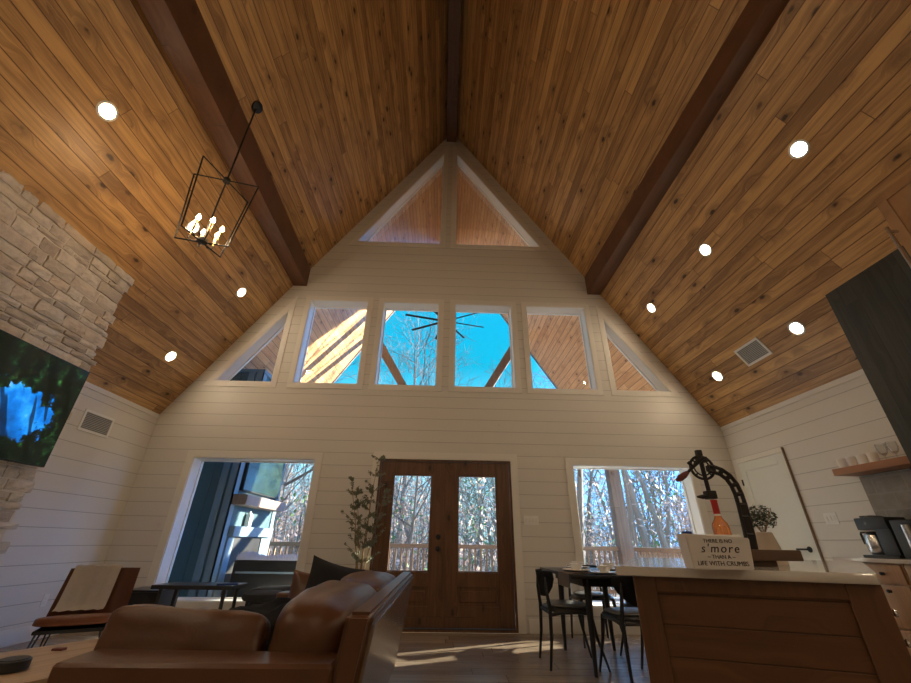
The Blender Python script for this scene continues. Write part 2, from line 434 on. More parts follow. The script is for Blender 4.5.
def ring(L, o, i, y0, y1):
    """a flat frame of width o outside and i inside loop L from depth y0 to y1"""
    b = BM(); A = inset(L, o); B = inset(L, -i); n = len(L)
    V = {}
    for t, loop in (('a', A), ('b', B)):
        for yy in (y0, y1): V[t, yy] = [b.verts.new((x, yy, z)) for x, z in loop]
    for k in range(n):
        j = (k + 1) % n
        b.faces.new((V['a', y0][k], V['a', y0][j], V['b', y0][j], V['b', y0][k]))
        b.faces.new((V['a', y1][k], V['a', y1][j], V['b', y1][j], V['b', y1][k]))
        b.faces.new((V['a', y0][k], V['a', y0][j], V['a', y1][j], V['a', y1][k]))
        b.faces.new((V['b', y0][k], V['b', y0][j], V['b', y1][j], V['b', y1][k]))
    return b
wdesc = {1: 'large lower left window looking onto the porch television', 2: 'large lower right window beside the dining table',
 3: 'left triangular window of the middle row', 4: 'leftmost rectangular window of the middle row', 5: 'middle row window left of centre full of blue sky',
 6: 'middle row window right of centre full of blue sky', 7: 'rightmost rectangular window of the middle row', 8: 'right triangular window of the middle row',
 9: 'upper left triangular window below the ridge', 10: 'upper right triangular window below the ridge'}
for i, L in wins.items():
    r = thing('window_%d' % i, wdesc[i], 'window', kind='structure')
    obj("casing", ring(L, .085 if i > 2 else .10, 0, D - .014, D - .001), M['trimw'] if i > 2 else M['trimw'], r, smooth=False)
    obj('jamb_lining', ring(L, .0, .012, D - .002, DO + .02), M['jamb'], r, smooth=False)
    obj('window_frame', ring(L, -.012, .024, DO - .05, DO - .01), M['jamb'], r, smooth=False)
    b = BM(); LL = inset(L, -.026)
    add_prism(b, LL, lambda p: (p[0], DO - .034, p[1]), lambda p: (p[0], DO - .028, p[1]))
    obj('pane', b, M['glass'], r, smooth=False)
# ------------------------------------------------------------------ room shell
struct('floor', bx((-W - .25, YB - .2, -.12), (W + .25, DO, 0)), M['floor'], 'light brown wood plank floor', smooth=False)
for s, nm in ((-1, 'left'), (1, 'right')):
    x0, x1 = sorted((s * W, s * (W + .25)))
    struct('wall_' + nm, bx((x0, YB, 0), (x1, D - .001, ZE + .02)), M['wall'], 'low white shiplap %s side wall' % nm, smooth=False)
    for nm2, y0, y1, mt, th in (('ceiling_' + nm, YB, D + .05, M['ceiling'], .28), ('porch_ceiling_' + nm, D + .06, YP, M['porch_ceiling'], .26)):
        L = 4.319 / math.cos(PHI)
        c, sn = math.cos(PHI), math.sin(PHI)
        o = struct(nm2, bx((0, y0 if s > 0 else -y1, 0), (L, y1 if s > 0 else -y0, th)), mt,
                   ('stained pine board ceiling, %s slope' if 'porch' not in nm2 else 'pine board underside of the porch roof, %s slope') % nm, smooth=False)
        if s > 0: o.matrix_world = Matrix(((c, 0, sn, 0), (0, 1, 0, 0), (-sn, 0, c, ZA), (0, 0, 0, 1)))
        else: o.matrix_world = Matrix(((-c, 0, -sn, 0), (0, -1, 0, 0), (-sn, 0, c, ZA), (0, 0, 0, 1)))
    a, bb = sorted((s * 2.56, s * 2.80))
    b = BM(); top = lambda x: ceil_z(x) + .05
    add_prism(b, [(s * 2.56, 5.07), (s * 2.80, 5.07), (s * 2.80, top(2.8)), (s * 2.56, top(2.56))], lambda p: (p[0] + .0165 * (D - YB), YB + .01, p[1] - s * .0165 * (D - YB) * SL * (1 if p[1] > 5.075 else 0)), lambda p: (p[0], D - .002, p[1]))
    struct('beam_' + nm, b, M['beam'], 'dark stained timber beam running along the %s ceiling slope' % nm, smooth=False)
b = BM(); add_box(b, (-.125, YB + .01, 9.215), (.09, D - .002, 9.62))
struct('beam_ridge', b, M['beam'], 'dark stained ridge beam at the top of the ceiling', smooth=False)
b = BM(); add_prism(b, [(-W - .25, 0), (W + .25, 0), (W + .25, ZE), (0, ZA + .3), (-W - .25, ZE)], lambda p: (p[0], YB - .2, p[1]), lambda p: (p[0], YB, p[1]))
struct('wall_front', b, M['wall'], 'white shiplap wall behind the viewpoint', smooth=False)
struct('baseboard_left', bx((-W + .0005, YB, 0), (-W + .018, D - .001, .145), .004), M['trimw'], 'white baseboard along the left wall')
struct('baseboard_right', bx((W - .018, 5.86, 0), (W - .0005, D - .001, .145), .004), M['trimw'], 'white baseboard at the right wall corner')
b = BM(); add_box(b, (-W + .02, D - .018, 0), (-1.06, D - .0005, .145), .004); add_box(b, (1.12, D - .018, 0), (W - .02, D - .0005, .145), .004)
struct('baseboard_back', b, M['trimw'], 'white baseboard along the gable wall')
# thin trim strips where wall and sloping ceiling meet
for s, nm in ((-1, 'left'), (1, 'right')):
    a, bb = sorted((s * (W - .015), s * (W - .0005)))
    struct('trim_' + nm, bx((a, YB, ZE - .06), (bb, D - .002, ZE + .0), .002), M['trimw'], 'white trim strip at the top of the %s wall' % nm)
# ------------------------------------------------------------------ double entry doors
struct('trim_1', ring([(-.925, 0.003), (.985, 0.003), (.985, 2.06), (-.925, 2.06)], .10, 0, D - .02, D - .001), M['trimw'], 'white casing around the double doors', smooth=False)
struct('trim_2', ring([(-.925, 0.001), (.985, 0.001), (.985, 2.06), (-.925, 2.06)], -.001, .028, D - .005, DO), M['door'], 'dark wood frame of the double doors', smooth=False)
struct('trim_3', bx((-.895, D + .0, .002), (.955, DO + .05, .035)), M['black'], 'black threshold under the double doors', smooth=False)
def entry_door(n, x0, x1, side, label):
    r = thing('door_%d' % n, label, 'door', kind='structure')
    y0, y1 = D + .02, D + .065
    z0, z1 = .04, 2.028
    g0, g1 = x0 + .185, x1 - .185
    b = BM()
    for lo, hi in (((x0, z0), (g0, z1)), ((g1, z0), (x1, z1)), ((g0, 1.85), (g1, z1)), ((g0, .47), (g1, .635)), ((g0, z0), (g1, .265))):
        add_box(b, (lo[0], y0, lo[1]), (hi[0], y1, hi[1]), .003, seg=1)
    obj('stiles_and_rails', b, M['door'], r)
    b = BM(); add_box(b, (g0, y0 + .014, .265), (g1, y1 - .01, .47)); add_box(b, (g0 + .04, y0 + .004, .305), (g1 - .04, y0 + .02, .43), .010, seg=1)
    obj('raised_panel', b, M['door'], r)
    gl = obj('pane', bx((g0 + .002, y0 + .02, .637), (g1 - .002, y0 + .026, 1.848)), M['glass'], r, smooth=False)
    obj('glass_bead', ring([(g0, .637), (g1, .637), (g1, 1.848), (g0, 1.848)], 0, .014, y0 + .004, y0 + .04), M['door'], r, smooth=False)
    return r
dl = entry_door(1, -.893, .027, 1, 'left leaf of the dark knotty wood double doors, with knob and deadbolt')
dr = entry_door(2, .033, .953, -1, 'right leaf of the dark knotty wood double doors, without a knob')
b = BM(); add_lathe(b, [(.032, 0), (.032, .008), (.012, .012), (.012, .035), (.026, .042), (.030, .055), (.024, .066), (0, .07)])
obj('astragal', bx((.012, D + .012, .04), (.045, D + .066, 2.028), .003), M['door'], dr)
o = obj('door_knob', b, M['black'], dl, loc=(-.045, D + .018, .905), rot=(PI / 2, 0, 0))
b = BM(); add_lathe(b, [(.033, 0), (.033, .008), (.027, .016), (0, .017)]); add_box(b, (-.004, -.015, .015), (.004, .015, .032), .002)
obj('deadbolt', b, M['black'], dl, loc=(-.045, D + .018, 1.05), rot=(PI / 2, 0, 0))
# ------------------------------------------------------------------ plain white door in the right wall
r = thing('door_3', 'plain white panelled door in the right wall', 'door', kind='structure')
x = W - .001
b = BM()
for lo, hi in (((4.90, 0.01), (5.02, 2.06)), ((5.63, .01), (5.74, 2.06)), ((5.02, 1.94), (5.63, 2.06)), ((5.02, .01), (5.63, .25))): add_box(b, (x - .022, lo[0], lo[1]), (x, hi[0], hi[1]), .002, seg=1)
add_box(b, (x - .012, 5.0, .2), (x, 5.65, 1.98))
obj('door_leaf', b, M['doorw'], r)
b = BM(); add_box(b, (x - .024, 4.882, 0.0), (x, 4.896, 2.12)); obj('door_stop', b, M['stopw'], r)
b = BM(); add_box(b, (x - .02, 5.745, 0), (x, 5.84, 2.13), .002, seg=1); add_box(b, (x - .02, 4.90, 2.065), (x, 5.743, 2.13), .002, seg=1)
obj('casing', b, M['trimw'], r)
b = BM(); add_box(b, (x - .034, 5.725, 1.76), (x - .021, 5.745, 1.84), .003); obj('hinge', b, M['black'], r)
b = BM(); add_tube(b, [(x - .02, 5.0, .97), (x - .03, 5.0, .97)], .032, 16); add_tube(b, [(x - .03, 5.0, .97), (x - .07, 5.0, .97), (x - .075, 5.03, .97), (x - .075, 5.13, .97)], .010)
obj('door_handle', b, M['black'], r)
# ------------------------------------------------------------------ ceiling downlights
def slope_matrix(x, y, off=0.):
    """frame on the ceiling surface: z axis points into the room"""
    s = 1 if x > 0 else -1
    c, sn = math.cos(PHI), math.sin(PHI)
    nz = Vector((-s * sn, 0, -c)); ax = Vector((0, 1, 0)); ay = nz.cross(ax)
    m = Matrix((ax, ay, nz)).transposed().to_4x4()
    m.translation = Vector((x, y, ceil_z(x))) + nz * off
    return m
dn = thing('downlight', '', 'ceiling light', group='recessed ceiling downlights')
b = BM(); add_lathe(b, [(.088, -.01), (.088, .004), (.080, .007), (.066, .003), (.066, -.01)]); obj('trim_ring', b, M['ceramic'], dn)
b = BM(); add_lathe(b, [(.064, -.008), (.064, .0035), (.0, .0045)], 16); obj('lens', b, M['light'], dn)
LIGHTS = [(-3.18, 2.31, 'downlight on the left slope nearest the top of the stone chimney'), (-3.2, 3.76, 'downlight on the left slope glowing behind the cage chandelier'),
 (-3.22, 5.14, 'downlight on the left slope above the left triangular window'), (-3.92, 5.14, 'lowest downlight on the left slope, above the wall vent'),
 (3.27, 2.32, 'topmost downlight of the right slope, nearest the tall pine cabinet'), (3.26, 3.76, 'middle downlight of the upper row on the right slope'),
 (3.25, 5.17, 'downlight on the right slope beside the beam end at the gable wall'), (3.97, 3.73, 'downlight low on the right slope beside the black hood'),
 (3.97, 5.16, 'downlight low on the right slope below the ceiling vent')]
ADDED_BEHIND = [(-3.25, .9), (3.25, .9), (-3.25, -.6), (3.25, -.6), (-3.25, -2.1), (3.25, -2.1), (-3.95, -.6), (-3.95, -2.1), (3.95, -.6), (3.95, -2.1), (3.25, -3.6), (-3.25, -3.6)]  # unseen lamps added to brighten the walls and ceiling
for i, (x, y, lab) in enumerate(LIGHTS + [(x, y, 'unseen downlight added on the ceiling behind the viewpoint to brighten the room') for x, y in ADDED_BEHIND]):
    o = dn if i == 0 else dup(dn, (0, 0, 0))
    o['label'] = lab; o.matrix_world = slope_matrix(x, y, .001)
    if i >= len(LIGHTS):
        o['group'] = 'added downlights behind the viewpoint'
        lens = [c for c in o.children if c.name.startswith('lens')][0]
        if i == len(LIGHTS): back_lens = lens.data.copy(); back_lens.materials[0] = M['light_added']
        lens.data = back_lens
# ------------------------------------------------------------------ vents
def vent(label, w, h, mat4, depth=.012):
    r = thing('vent_grille', label, 'vent'); r.matrix_world = mat4
    obj('frame', ring([(-w / 2, -h / 2), (w / 2, -h / 2), (w / 2, h / 2), (-w / 2, h / 2)], 0, .028, -depth, 0), M['ceramic'], r, smooth=False)
    obj('duct_plate', bx((-w / 2 + .02, -.003, -h / 2 + .02), (w / 2 - .02, -.0005, h / 2 - .02)), M['vent_dark'], r, smooth=False)
    b = BM(); k = int((h - .05) / .017)
    for i in range(k):
        z = -h / 2 + .03 + i * (h - .06) / max(1, k - 1)
        add_box(b, (-w / 2 + .026, -.009, z - .0052), (w / 2 - .026, -.004, z + .0052))
    obj('louvres', b, M['vent'], r, smooth=False)
    return r
m = slope_matrix(3.955, 4.40)   # local x along the room, local z of the grille down the slope
fr = m.to_3x3()
mm = Matrix((fr.col[0], -fr.col[2], fr.col[1])).transposed().to_4x4(); mm.translation = m.translation
vent('white louvred air vent in the right ceiling slope', .42, .26, mm)
mm = Matrix(((0, -1, 0, -W), (1, 0, 0, 4.90), (0, 0, 1, 2.23), (0, 0, 0, 1)))
mm = Matrix(((0, -1, 0, -W + .0), (1, 0, 0, 4.90), (0, 0, 1, 2.23), (0, 0, 0, 1)))
vent('white louvred air vent high on the left wall', .46, .25, mm)
# ------------------------------------------------------------------ cage chandelier
r = thing('cage_chandelier', 'black double frame cage chandelier with lit candle bulbs hanging from the left slope', 'chandelier', (-2.41, 3.0, 0))
zt, zb, rr = 4.41, 3.55, .33
b = BM(); add_lathe(b, [(.07, 0), (.07, .02), (.012, .035)]); o = obj('canopy', b, M['black'], r); mt = slope_matrix(-2.41, 3.0); mt.translation -= Vector((-2.41, 3.0, 0)); o.matrix_local = mt
obj('rod', tb([(0, 0, ceil_z(2.41) - .01), (0, 0, zt)], .009), M['black'], r)
for k, (a, w2) in enumerate(((math.radians(13), .315), (math.radians(73), .31))):
    b = BM(); dx, dy = math.cos(a) * w2, math.sin(a) * w2
    P4 = [(-dx, -dy, zt), (dx, dy, zt), (dx * .74, dy * .74, zb), (-dx * .74, -dy * .74, zb)]
    for i in range(4): add_tube(b, [P4[i], P4[(i + 1) % 4]], .0095, 4)
    obj('cage_frame', b, M['black'], r)
b = BM(); add_lathe(b, [(.0, -.03), (.035, -.025), (.035, .02), (.012, .04)], c=(0, 0, zt)); obj('hub', b, M['black'], r)
b = BM(); add_lathe(b, [(.0, -.03), (.045, -.02), (.045, .01), (.015, .03)], c=(0, 0, zb + .02))
obj('hub', b, M['black'], r)
obj('centre_stem', tb([(0, 0, zt), (0, 0, zb)], .008), M['black'], r)
for i in range(6):
    a = i * PI / 3 + .3; x, y = .125 * math.cos(a), .125 * math.sin(a)
    arm = obj('lamp_arm', tb([(0, 0, zb + .03), (x * .6, y * .6, zb - .01), (x, y, zb + .02), (x, y, zb + .06)], .006), M['black'], r)
    obj('candle_sleeve', tb([(x, y, zb + .06), (x, y, zb + .17)], .012, 10), M['brass'], arm)
    b = BM(); add_lathe(b, [(.006, 0), (.017, .02), (.019, .035), (.010, .06), (.001, .075)], 10, (x, y, zb + .17)); obj('bulb', b, M['bulb'], arm)
# ------------------------------------------------------------------ stone chimney
XS = -3.70
b = BM(); add_box(b, (-W + .001, .3, 0), (XS, 3.80, ceil_z(3.70) + .02))
ch = struct('chimney_breast', b, M['mortar'], 'pale stone chimney breast rising to the ceiling on the left', smooth=False)
ch['kind'] = 'structure'; ch['category'] = 'fireplace wall'
b = BM(); tl = b.faces.layers.float.new('tone'); z = 0.
rng = random.Random(3)
while z < ceil_z(3.68) - .0:
    h = rng.choice((.06, .08, .10, .13)); y = 3.83 + rng.uniform(-.05, .055)
    while y > .35:
        L = rng.uniform(.12, .38); y0 = y - L; g = .007
        pr = rng.uniform(.014, .034); tone = rng.random(); nu, nv = 4, 3
        x1 = XS + pr; grid = []
        ztop = min(z + h, ceil_z(3.64) + .0)
        for i in range(nu + 1):
            row = []
            for j in range(nv + 1):
                e = (i in (0, nu)) or (j in (0, nv))
                yy = y0 + g + (L - 2 * g) * i / nu; zz = z + g + (ztop - z - 2 * g) * j / nv
                if e: yy += rng.uniform(-.006, .006); zz += rng.uniform(-.005, .005)
                row.append(b.verts.new((x1 + (rng.uniform(-.016, -.006) if e else rng.uniform(-.006, .006)), yy, zz)))
            grid.append(row)
        for i in range(nu):
            for j in range(nv):
                f = b.faces.new((grid[i][j], grid[i + 1][j], grid[i + 1][j + 1], grid[i][j + 1])); f[tl] = tone
        edge = [grid[i][0] for i in range(nu + 1)] + [grid[nu][j] for j in range(1, nv + 1)] + [grid[i][nv] for i in range(nu - 1, -1, -1)] + [grid[0][j] for j in range(nv - 1, 0, -1)]
        back = [b.verts.new((XS - .06, v.co.y, v.co.z)) for v in edge]
        for i in range(len(edge)):
            f = b.faces.new((edge[i], edge[(i + 1) % len(edge)], back[(i + 1) % len(edge)], back[i])); f[tl] = tone
        y = y0
    z += h
obj('stone_facing', b, M['stone'], ch, smooth=False)
# television
tv = thing('television', 'large wall television showing a dark leafy scene with blue water, on the stone chimney', 'television', (-3.6, 2.93, 2.0))
obj('tv_body', bx((-.035, -.83, -.465), (.0, .83, .465), .006), M['black'], tv)
obj('screen', bx((-.002, -.822, -.455), (.003, .822, .457)), M['screen'], tv, smooth=False)
# shift the picture so the pool of blue sits where the screen shows it
tv.children[1].location = (0, 0, 0)
obj('wall_mount', bx((-.10, -.2, -.2), (-.03, .2, .2), .004), M['black'], tv)
# ------------------------------------------------------------------ black range hood, cabinet, counter on the right
b = BM(); y0, y1 = 2.36, 3.23
add_prism(b, [(3.90, 1.52), (W - .002, 1.52), (W - .002, ceil_z(W) - .002), (3.90, ceil_z(3.90) - .002)], lambda p: (p[0], y0, p[1]), lambda p: (p[0], y1, p[1]))
tag(obj('range_hood', b, M['hood'], smooth=False), 'tall black green boarded range hood reaching the ceiling on the right', 'range hood')
r = thing('pantry_cabinet', 'tall pine pantry cabinet touching the right ceiling slope', 'cabinet', (0, 0, 0))
b = BM(); add_prism(b, [(3.69, .10), (W - .002, .10), (W - .002, ceil_z(W) - .003), (3.69, ceil_z(3.69) - .003)], lambda p: (p[0], .7, p[1]), lambda p: (p[0], 2.33, p[1])); obj('body', b, M['cab_wood'], r, smooth=False)
for ya, yb in ((1.52, 2.322), (.71, 1.512)):
    for za, zb_ in ((2.2, 3.675), (.12, 2.19)):
        dd = obj('cabinet_door', ring([(ya, za), (yb, za), (yb, zb_), (ya, zb_)], 0, .075, 0, .02), M['cab_wood'], r, smooth=False)
        # ring is drawn in x/z: turn it to face the room
        dd.matrix_local = Matrix(((0, -1, 0, 3.69), (1, 0, 0, 0), (0, 0, 1, 0), (0, 0, 0, 1)))
        b = BM(); add_box(b, (ya + .07, .002, za + .07), (yb - .07, .008, zb_ - .07)); pn = obj('door_panel', b, M['cab_wood'], dd, smooth=False)
        hy = yb - .022
        b = BM(); hz0, hz1 = ((2.45, 3.34) if za > 2 else (.9, 1.8))
        add_box(b, (hy - .010, .085, hz0), (hy + .010, .102, hz1), .003); 
        for q in (hz0 + .04, hz1 - .04): add_box(b, (hy - .007, .018, q - .01), (hy + .007, .09, q + .01))
        obj('bar_handle', b, M['steel'], dd)
# base cabinets and counter along the right wall
def base_cab(y0, y1, label):
    r = thing('base_cabinet', label, 'cabinet')
    obj('body', bx((3.72, y0 + .002, .10), (W - .002, y1 - .002, .884)), M['cab_wood'], r, smooth=False)
    obj('toe_kick', bx((3.80, y0 + .004, 0), (W - .003, y1 - .004, .10)), M['black'], r, smooth=False)
    dw = obj('drawer', bx((3.70, y0 + .012, .735), (3.719, y1 - .012, .872), .003), M['cab_wood'], r)
    kn = BM(); add_lathe(kn, [(.012, 0), (.006, .008), (.014, .018), (.012, .026), (0, .028)], 12)
    obj('knob', kn, M['black'], dw, loc=(3.70, (y0 + y1) / 2, .805), rot=(0, -PI / 2, 0))
    dw = obj('drawer', bx((3.70, y0 + .012, .43), (3.719, y1 - .012, .72), .003), M['cab_wood'], r)
    kn = BM(); add_lathe(kn, [(.012, 0), (.006, .008), (.014, .018), (.012, .026), (0, .028)], 12)
    obj('knob', kn, M['black'], dw, loc=(3.70, (y0 + y1) / 2, .68), rot=(0, -PI / 2, 0))
    obj('drawer', bx((3.70, y0 + .012, .115), (3.719, y1 - .012, .415), .003), M['cab_wood'], r)
base_cab(3.49, 3.83, 'pine base cabinet at the far end of the wall counter, under the coffee maker')
base_cab(2.97, 3.48, 'pine base cabinet next along the wall counter, nearer the range')
b = BM(); add_box(b, (3.67, 2.96, .885), (W - .002, 4.06, .915), .004)
tag(obj('wall_countertop', b, M['quartz']), 'pale quartz countertop along the right wall', 'countertop')
tag(obj('stone_backsplash', bx((W - .022, 2.40, .917), (W - .001, 4.08, 1.645)), M['backsplash'], smooth=False), 'grey brown stone backsplash under the wooden wall shelf', 'backsplash')
r = thing('range_cooker', 'steel range cooker between the counter and the tall cabinet', 'cooker')
obj('body', bx((3.66, 2.345, .02), (W - .03, 2.95, .90), .005), M['steel'], r)
obj('cooktop', bx((3.66, 2.345, .901), (W - .03, 2.95, .925), .004), M['black'], r)
tag(obj('wall_shelf', bx((4.07, 3.235, 1.655), (W - .001, 4.11, 1.72), .003), M['shelf']), 'thick reddish wood floating shelf on the right wall', 'shelf')
# cups and glasses on the shelf
def cup_bm(r0, r1, h, t=.003):
    b = BM(); add_lathe(b, [(0, .0), (r0, 0), (r1, h), (r1 - t, h), (r0 - t, .006), (0, .006)], 20); return b
c0 = obj('tumbler', cup_bm(.036, .042, .10), M['ceramic'])
for i, (y, lab) in enumerate(((4.07, 'white tumbler at the far left end of the wall shelf'), (3.96, 'second white tumbler from the left end of the wall shelf'),
    (3.85, 'third white tumbler from the left end of the wall shelf'), (3.74, 'white tumbler on the wall shelf right beside the clear glasses'))):
    o = c0 if i == 0 else c0.copy()
    if i: COL.objects.link(o)
    o.location = (4.17, y, 1.7205); tag(o, lab, 'tumbler', 'white tumblers on the wall shelf')
b = BM(); add_lathe(b, [(0, 0), (.034, 0), (.034, .003), (.005, .008), (.005, .045), (.03, .07), (.042, .11), (.038, .16), (.0365, .16), (.040, .11), (.028, .072), (0, .055)], 20)
w0 = obj('wine_glass', b, M['glassware'])
for i, (y, lab) in enumerate(((3.63, 'tall clear glass on the wall shelf, beside the tumblers'), (3.53, 'tall clear glass on the wall shelf, nearest the black hood'))):
    o = w0 if i == 0 else w0.copy()
    if i: COL.objects.link(o)
    o.location = (4.17, y, 1.7205); tag(o, lab, 'glass', 'clear glasses on the wall shelf')
# coffee maker
r = thing('coffee_maker', 'black and steel drip coffee maker with a steel carafe on the wall counter', 'coffee maker', (4.06, 3.86, .9155), 0)
obj('base', bx((-.11, -.16, 0), (.11, .17, .022), .006), M['black'], r)
obj('tower', bx((-.09, -.16, .022), (.10, -.02, .27), .01), M['black'], r)
b = BM(); add_box(b, (-.10, -.16, .225), (.10, .13, .33), .014); obj('brew_head', b, M['black'], r)
b = BM(); add_lathe(b, [(.08, 0), (.055, .014), (.0, .02)], 16, (0, .02, .332)); add_box(b, (-.02, .03, .335), (.02, .14, .353), .004); obj('lid', b, M['black'], r)
b = BM(); add_lathe(b, [(.064, 0), (.078, .03), (.080, .10), (.066, .165), (.05, .175)], 24, (-.01, .085, .024)); cf = obj('carafe', b, M['steel'], r)
b = BM(); add_lathe(b, [(.05, .176), (.052, .190), (.02, .195)], 20, (-.01, .085, .024)); add_tube(b, [(-.01, .12, .21), (-.01, .195, .21), (-.01, .205, .195), (-.01, .20, .11)], .010, 6); obj('carafe_handle', b, M['black'], cf)
r = thing('coffee_grinder', 'dark appliance with a steel column beside the coffee maker', 'appliance', (4.06, 3.58, .9155))
obj('body', bx((-.09, -.09, 0), (.09, .10, .30), .012), M['black'], r)
b = BM(); add_tube(b, [(-.095, -.03, .01), (-.095, -.03, .26)], .035, 14); obj('steel_column', b, M['steel'], r)
# switch plates and outlets
def plate(loc, nsw, axis, label, cat='light switch', name='switch_plate'):
    w = .07 + .045 * (nsw - 1)
    r = thing(name, label, cat, loc, {'y': 0, '+x': -PI / 2, '-x': PI / 2}[axis])
    obj('cover', bx((-w / 2, -.006, -.06), (w / 2, -.0005, .06), .003), M['ceramic'], r)
    for i in range(nsw):
        x = (i - (nsw - 1) / 2) * .046
        if name == 'switch_plate': obj('switch', bx((x - .012, -.010, -.025), (x + .012, -.005, .025), .003), M['trimw'], r)
        else:
            for q in (-.02, .02): obj('socket', bx((x - .014, -.008, q - .014), (x + .014, -.005, q + .014), .003), M['trimw'], r)
plate((1.235, D, 1.27), 4, 'y', 'white multiple switch plate right of the double doors')
plate((W, 4.60, 1.28), 3, '+x', 'white switch plate on the right wall between door and shelf')
plate((2.10, D, .42), 1, 'y', 'white power outlet on the gable wall behind the dining table', 'outlet', 'wall_outlet')
plate((-W, 5.22, .36), 1, '-x', 'white power outlet low on the left wall behind the armchair', 'outlet', 'wall_outlet')
# ------------------------------------------------------------------ kitchen island
az = math.radians(20); e1 = Vector((math.cos(az), -math.sin(az))); e2 = Vector((math.sin(az), math.cos(az)))
Bf = Vector((1.435, 1.42)); Af = Bf - e1 * .815
a43 = math.radians(43); Cb = Bf + Vector((math.sin(a43), math.cos(a43))) * 1.95; Ab = Af + Vector((math.sin(math.radians(27)), math.cos(math.radians(27)))) * 1.35
r = thing('kitchen_island', 'pine kitchen island with a pale quartz top, nearest the viewer on the right', 'kitchen island')
ctop = [tuple(Af), tuple(Bf - e1 * .02), tuple(Bf + Vector((.010, .03))), tuple(Cb), tuple(Ab)]
b = BM(); add_prism(b, ctop, lambda p: (p[0], p[1], .884), lambda p: (p[0], p[1], .915))
bmesh.ops.bevel(b, geom=b.edges[:], offset=.003, segments=1, affect='EDGES')
obj('countertop', b, M['quartz'], r)
fA = Af + e1 * .060 + e2 * .025; fB = Bf - e1 * .004 + e2 * .028
gC = Cb + (Vector((-.80, -.6))).normalized() * .16; gA = Ab + Vector((.10, -.08))
b = BM(); add_prism(b, [tuple(fA + e2 * .02), tuple(fB + e2 * .02), tuple(gC), tuple(gA)], lambda p: (p[0], p[1], .09), lambda p: (p[0], p[1], .8835))
obj('cabinet_body', b, M['island'], r, smooth=False)
b = BM(); add_prism(b, [tuple(fA + e2 * .06), tuple(fB + e2 * .06), tuple(gC), tuple(gA)], lambda p: (p[0], p[1], 0), lambda p: (p[0], p[1], .09)); obj('toe_kick', b, M['black'], r, smooth=False)
# framed end panel with boards, in its own frame (x along the face)
LF = (fB - fA).length
b = BM()
for lo, hi in (((0, .09), (.075, .8835)), ((LF - .10, .09), (LF, .8835)), ((.075, .835), (LF - .10, .8835)), ((.075, .09), (LF - .10, .19))):
    add_box(b, (lo[0], 0, lo[1]), (hi[0], .022, hi[1]), .002, seg=1)
M['island_frame'] = wood('island frame pine', (.08, .031, .010), (.135, .056, .019), (.09, .03, .01), w=.9, across='X', along='Z', rough=.42, groove=0, knots=1, vary=.1, coat=.1, off=.2)
pf = obj('end_panel_frame', b, M['island_frame'], r, loc=(fA.x, fA.y, 0), rot=(0, 0, -az))
b = BM(); add_box(b, (.07, .010, .185), (LF - .095, .021, .84)); obj('board_panel', b, M['island'], r, smooth=False, loc=(fA.x, fA.y, 0), rot=(0, 0, -az))
for zk in (.80, .72, .55, .38):
    kn = BM(); add_lathe(kn, [(.010, 0), (.005, .008), (.012, .016), (.010, .022), (0, .024)], 12)
    q = fB + e2 * .04 + (gC - fB).normalized() * .10
    dirn = (gC - (fB + e2 * .02)); dirn.normalize(); nrm = Vector((dirn.y, -dirn.x))
    kk = obj('knob', kn, M['steel'], r)
    pos = fB + e2 * .02 + dirn * .06
    kk.matrix_local = Matrix.Translation((pos.x, pos.y, zk)) @ Vector((nrm.x, nrm.y, 0)).to_track_quat('Z', 'Y').to_matrix().to_4x4()
ZT = .9155
# white lettered box
r = thing('lettered_box', 'white box with black s\'more lettering on the island, before the bottle', 'box', (.978, 1.545, ZT), -.10)
b = BM(); w_, h_, d_ = .198, .105, .07
add_prism(b, [(-w_ / 2, 0), (w_ / 2, 0), (w_ / 2 + .012, h_ - .006), (-w_ / 2 - .006, h_ + .006)], lambda p: (p[0], -d_ / 2, p[1]), lambda p: (p[0], d_ / 2, p[1]))
bmesh.ops.bevel(b, geom=b.edges[:], offset=.003, segments=2, affect='EDGES'); obj('box_body', b, M['signw'], r)
obj('rim', bx((-w_ / 2 + .0, -d_ / 2 + .01, h_ - .004), (w_ / 2 - .01, d_ / 2 - .01, h_ + .004), .002), M['ceramic'], r)
b = BM(); add_box(b, (-.098, -.02, h_ + .003), (-.072, .01, h_ + .014), .004); obj('dark_tab', b, M['navy'], r)
def text(s, x, z, size, parent, sh=0., sp=1., w=0.):
    c = bpy.data.curves.new('lettering_outline', 'FONT'); c.body = s; c.size = size; c.align_x = 'CENTER'; c.extrude = .0004; c.shear = sh; c.space_character = sp; c.offset = w
    o = bpy.data.objects.new('lettering_outline', c); COL.objects.link(o); o.parent = parent; o.location = (x, -d_ / 2 - .0009, z); o.rotation_euler = (PI / 2, 0, 0)
    c.materials.append(M['ink'])
    bpy.context.view_layer.update(); me = bpy.data.meshes.new_from_object(o.evaluated_get(bpy.context.evaluated_depsgraph_get()))
    q = bpy.data.objects.new('lettering', me); COL.objects.link(q); q.parent = parent; q.location = o.location; q.rotation_euler = o.rotation_euler
    bpy.data.objects.remove(o); return q
text('THERE IS NO', .0, .083, .017, r)
text("s'more", .0, .053, .038, r, sh=.3, sp=1.25)
text('~ THAN A ~', .0, .034, .017, r)
text('LIFE WITH CRUMBS', .0, .013, .0195, r)
# wooden block with cast iron bottle press
pr = thing('bottle_press', 'black cast iron lever bottle opener on a dark wood block, standing on the island', 'bottle opener', (1.295, 1.86, ZT), -.10)
b = BM(); add_box(b, (-.005, -.07, .022), (.195, .09, .062), .004); obj('wood_block', b, M['dark_wood'], pr)
b = BM(); add_box(b, (.0, -.05, .0), (.10, .07, .0225), .003); obj('block_foot', b, M['dark_wood'], pr)
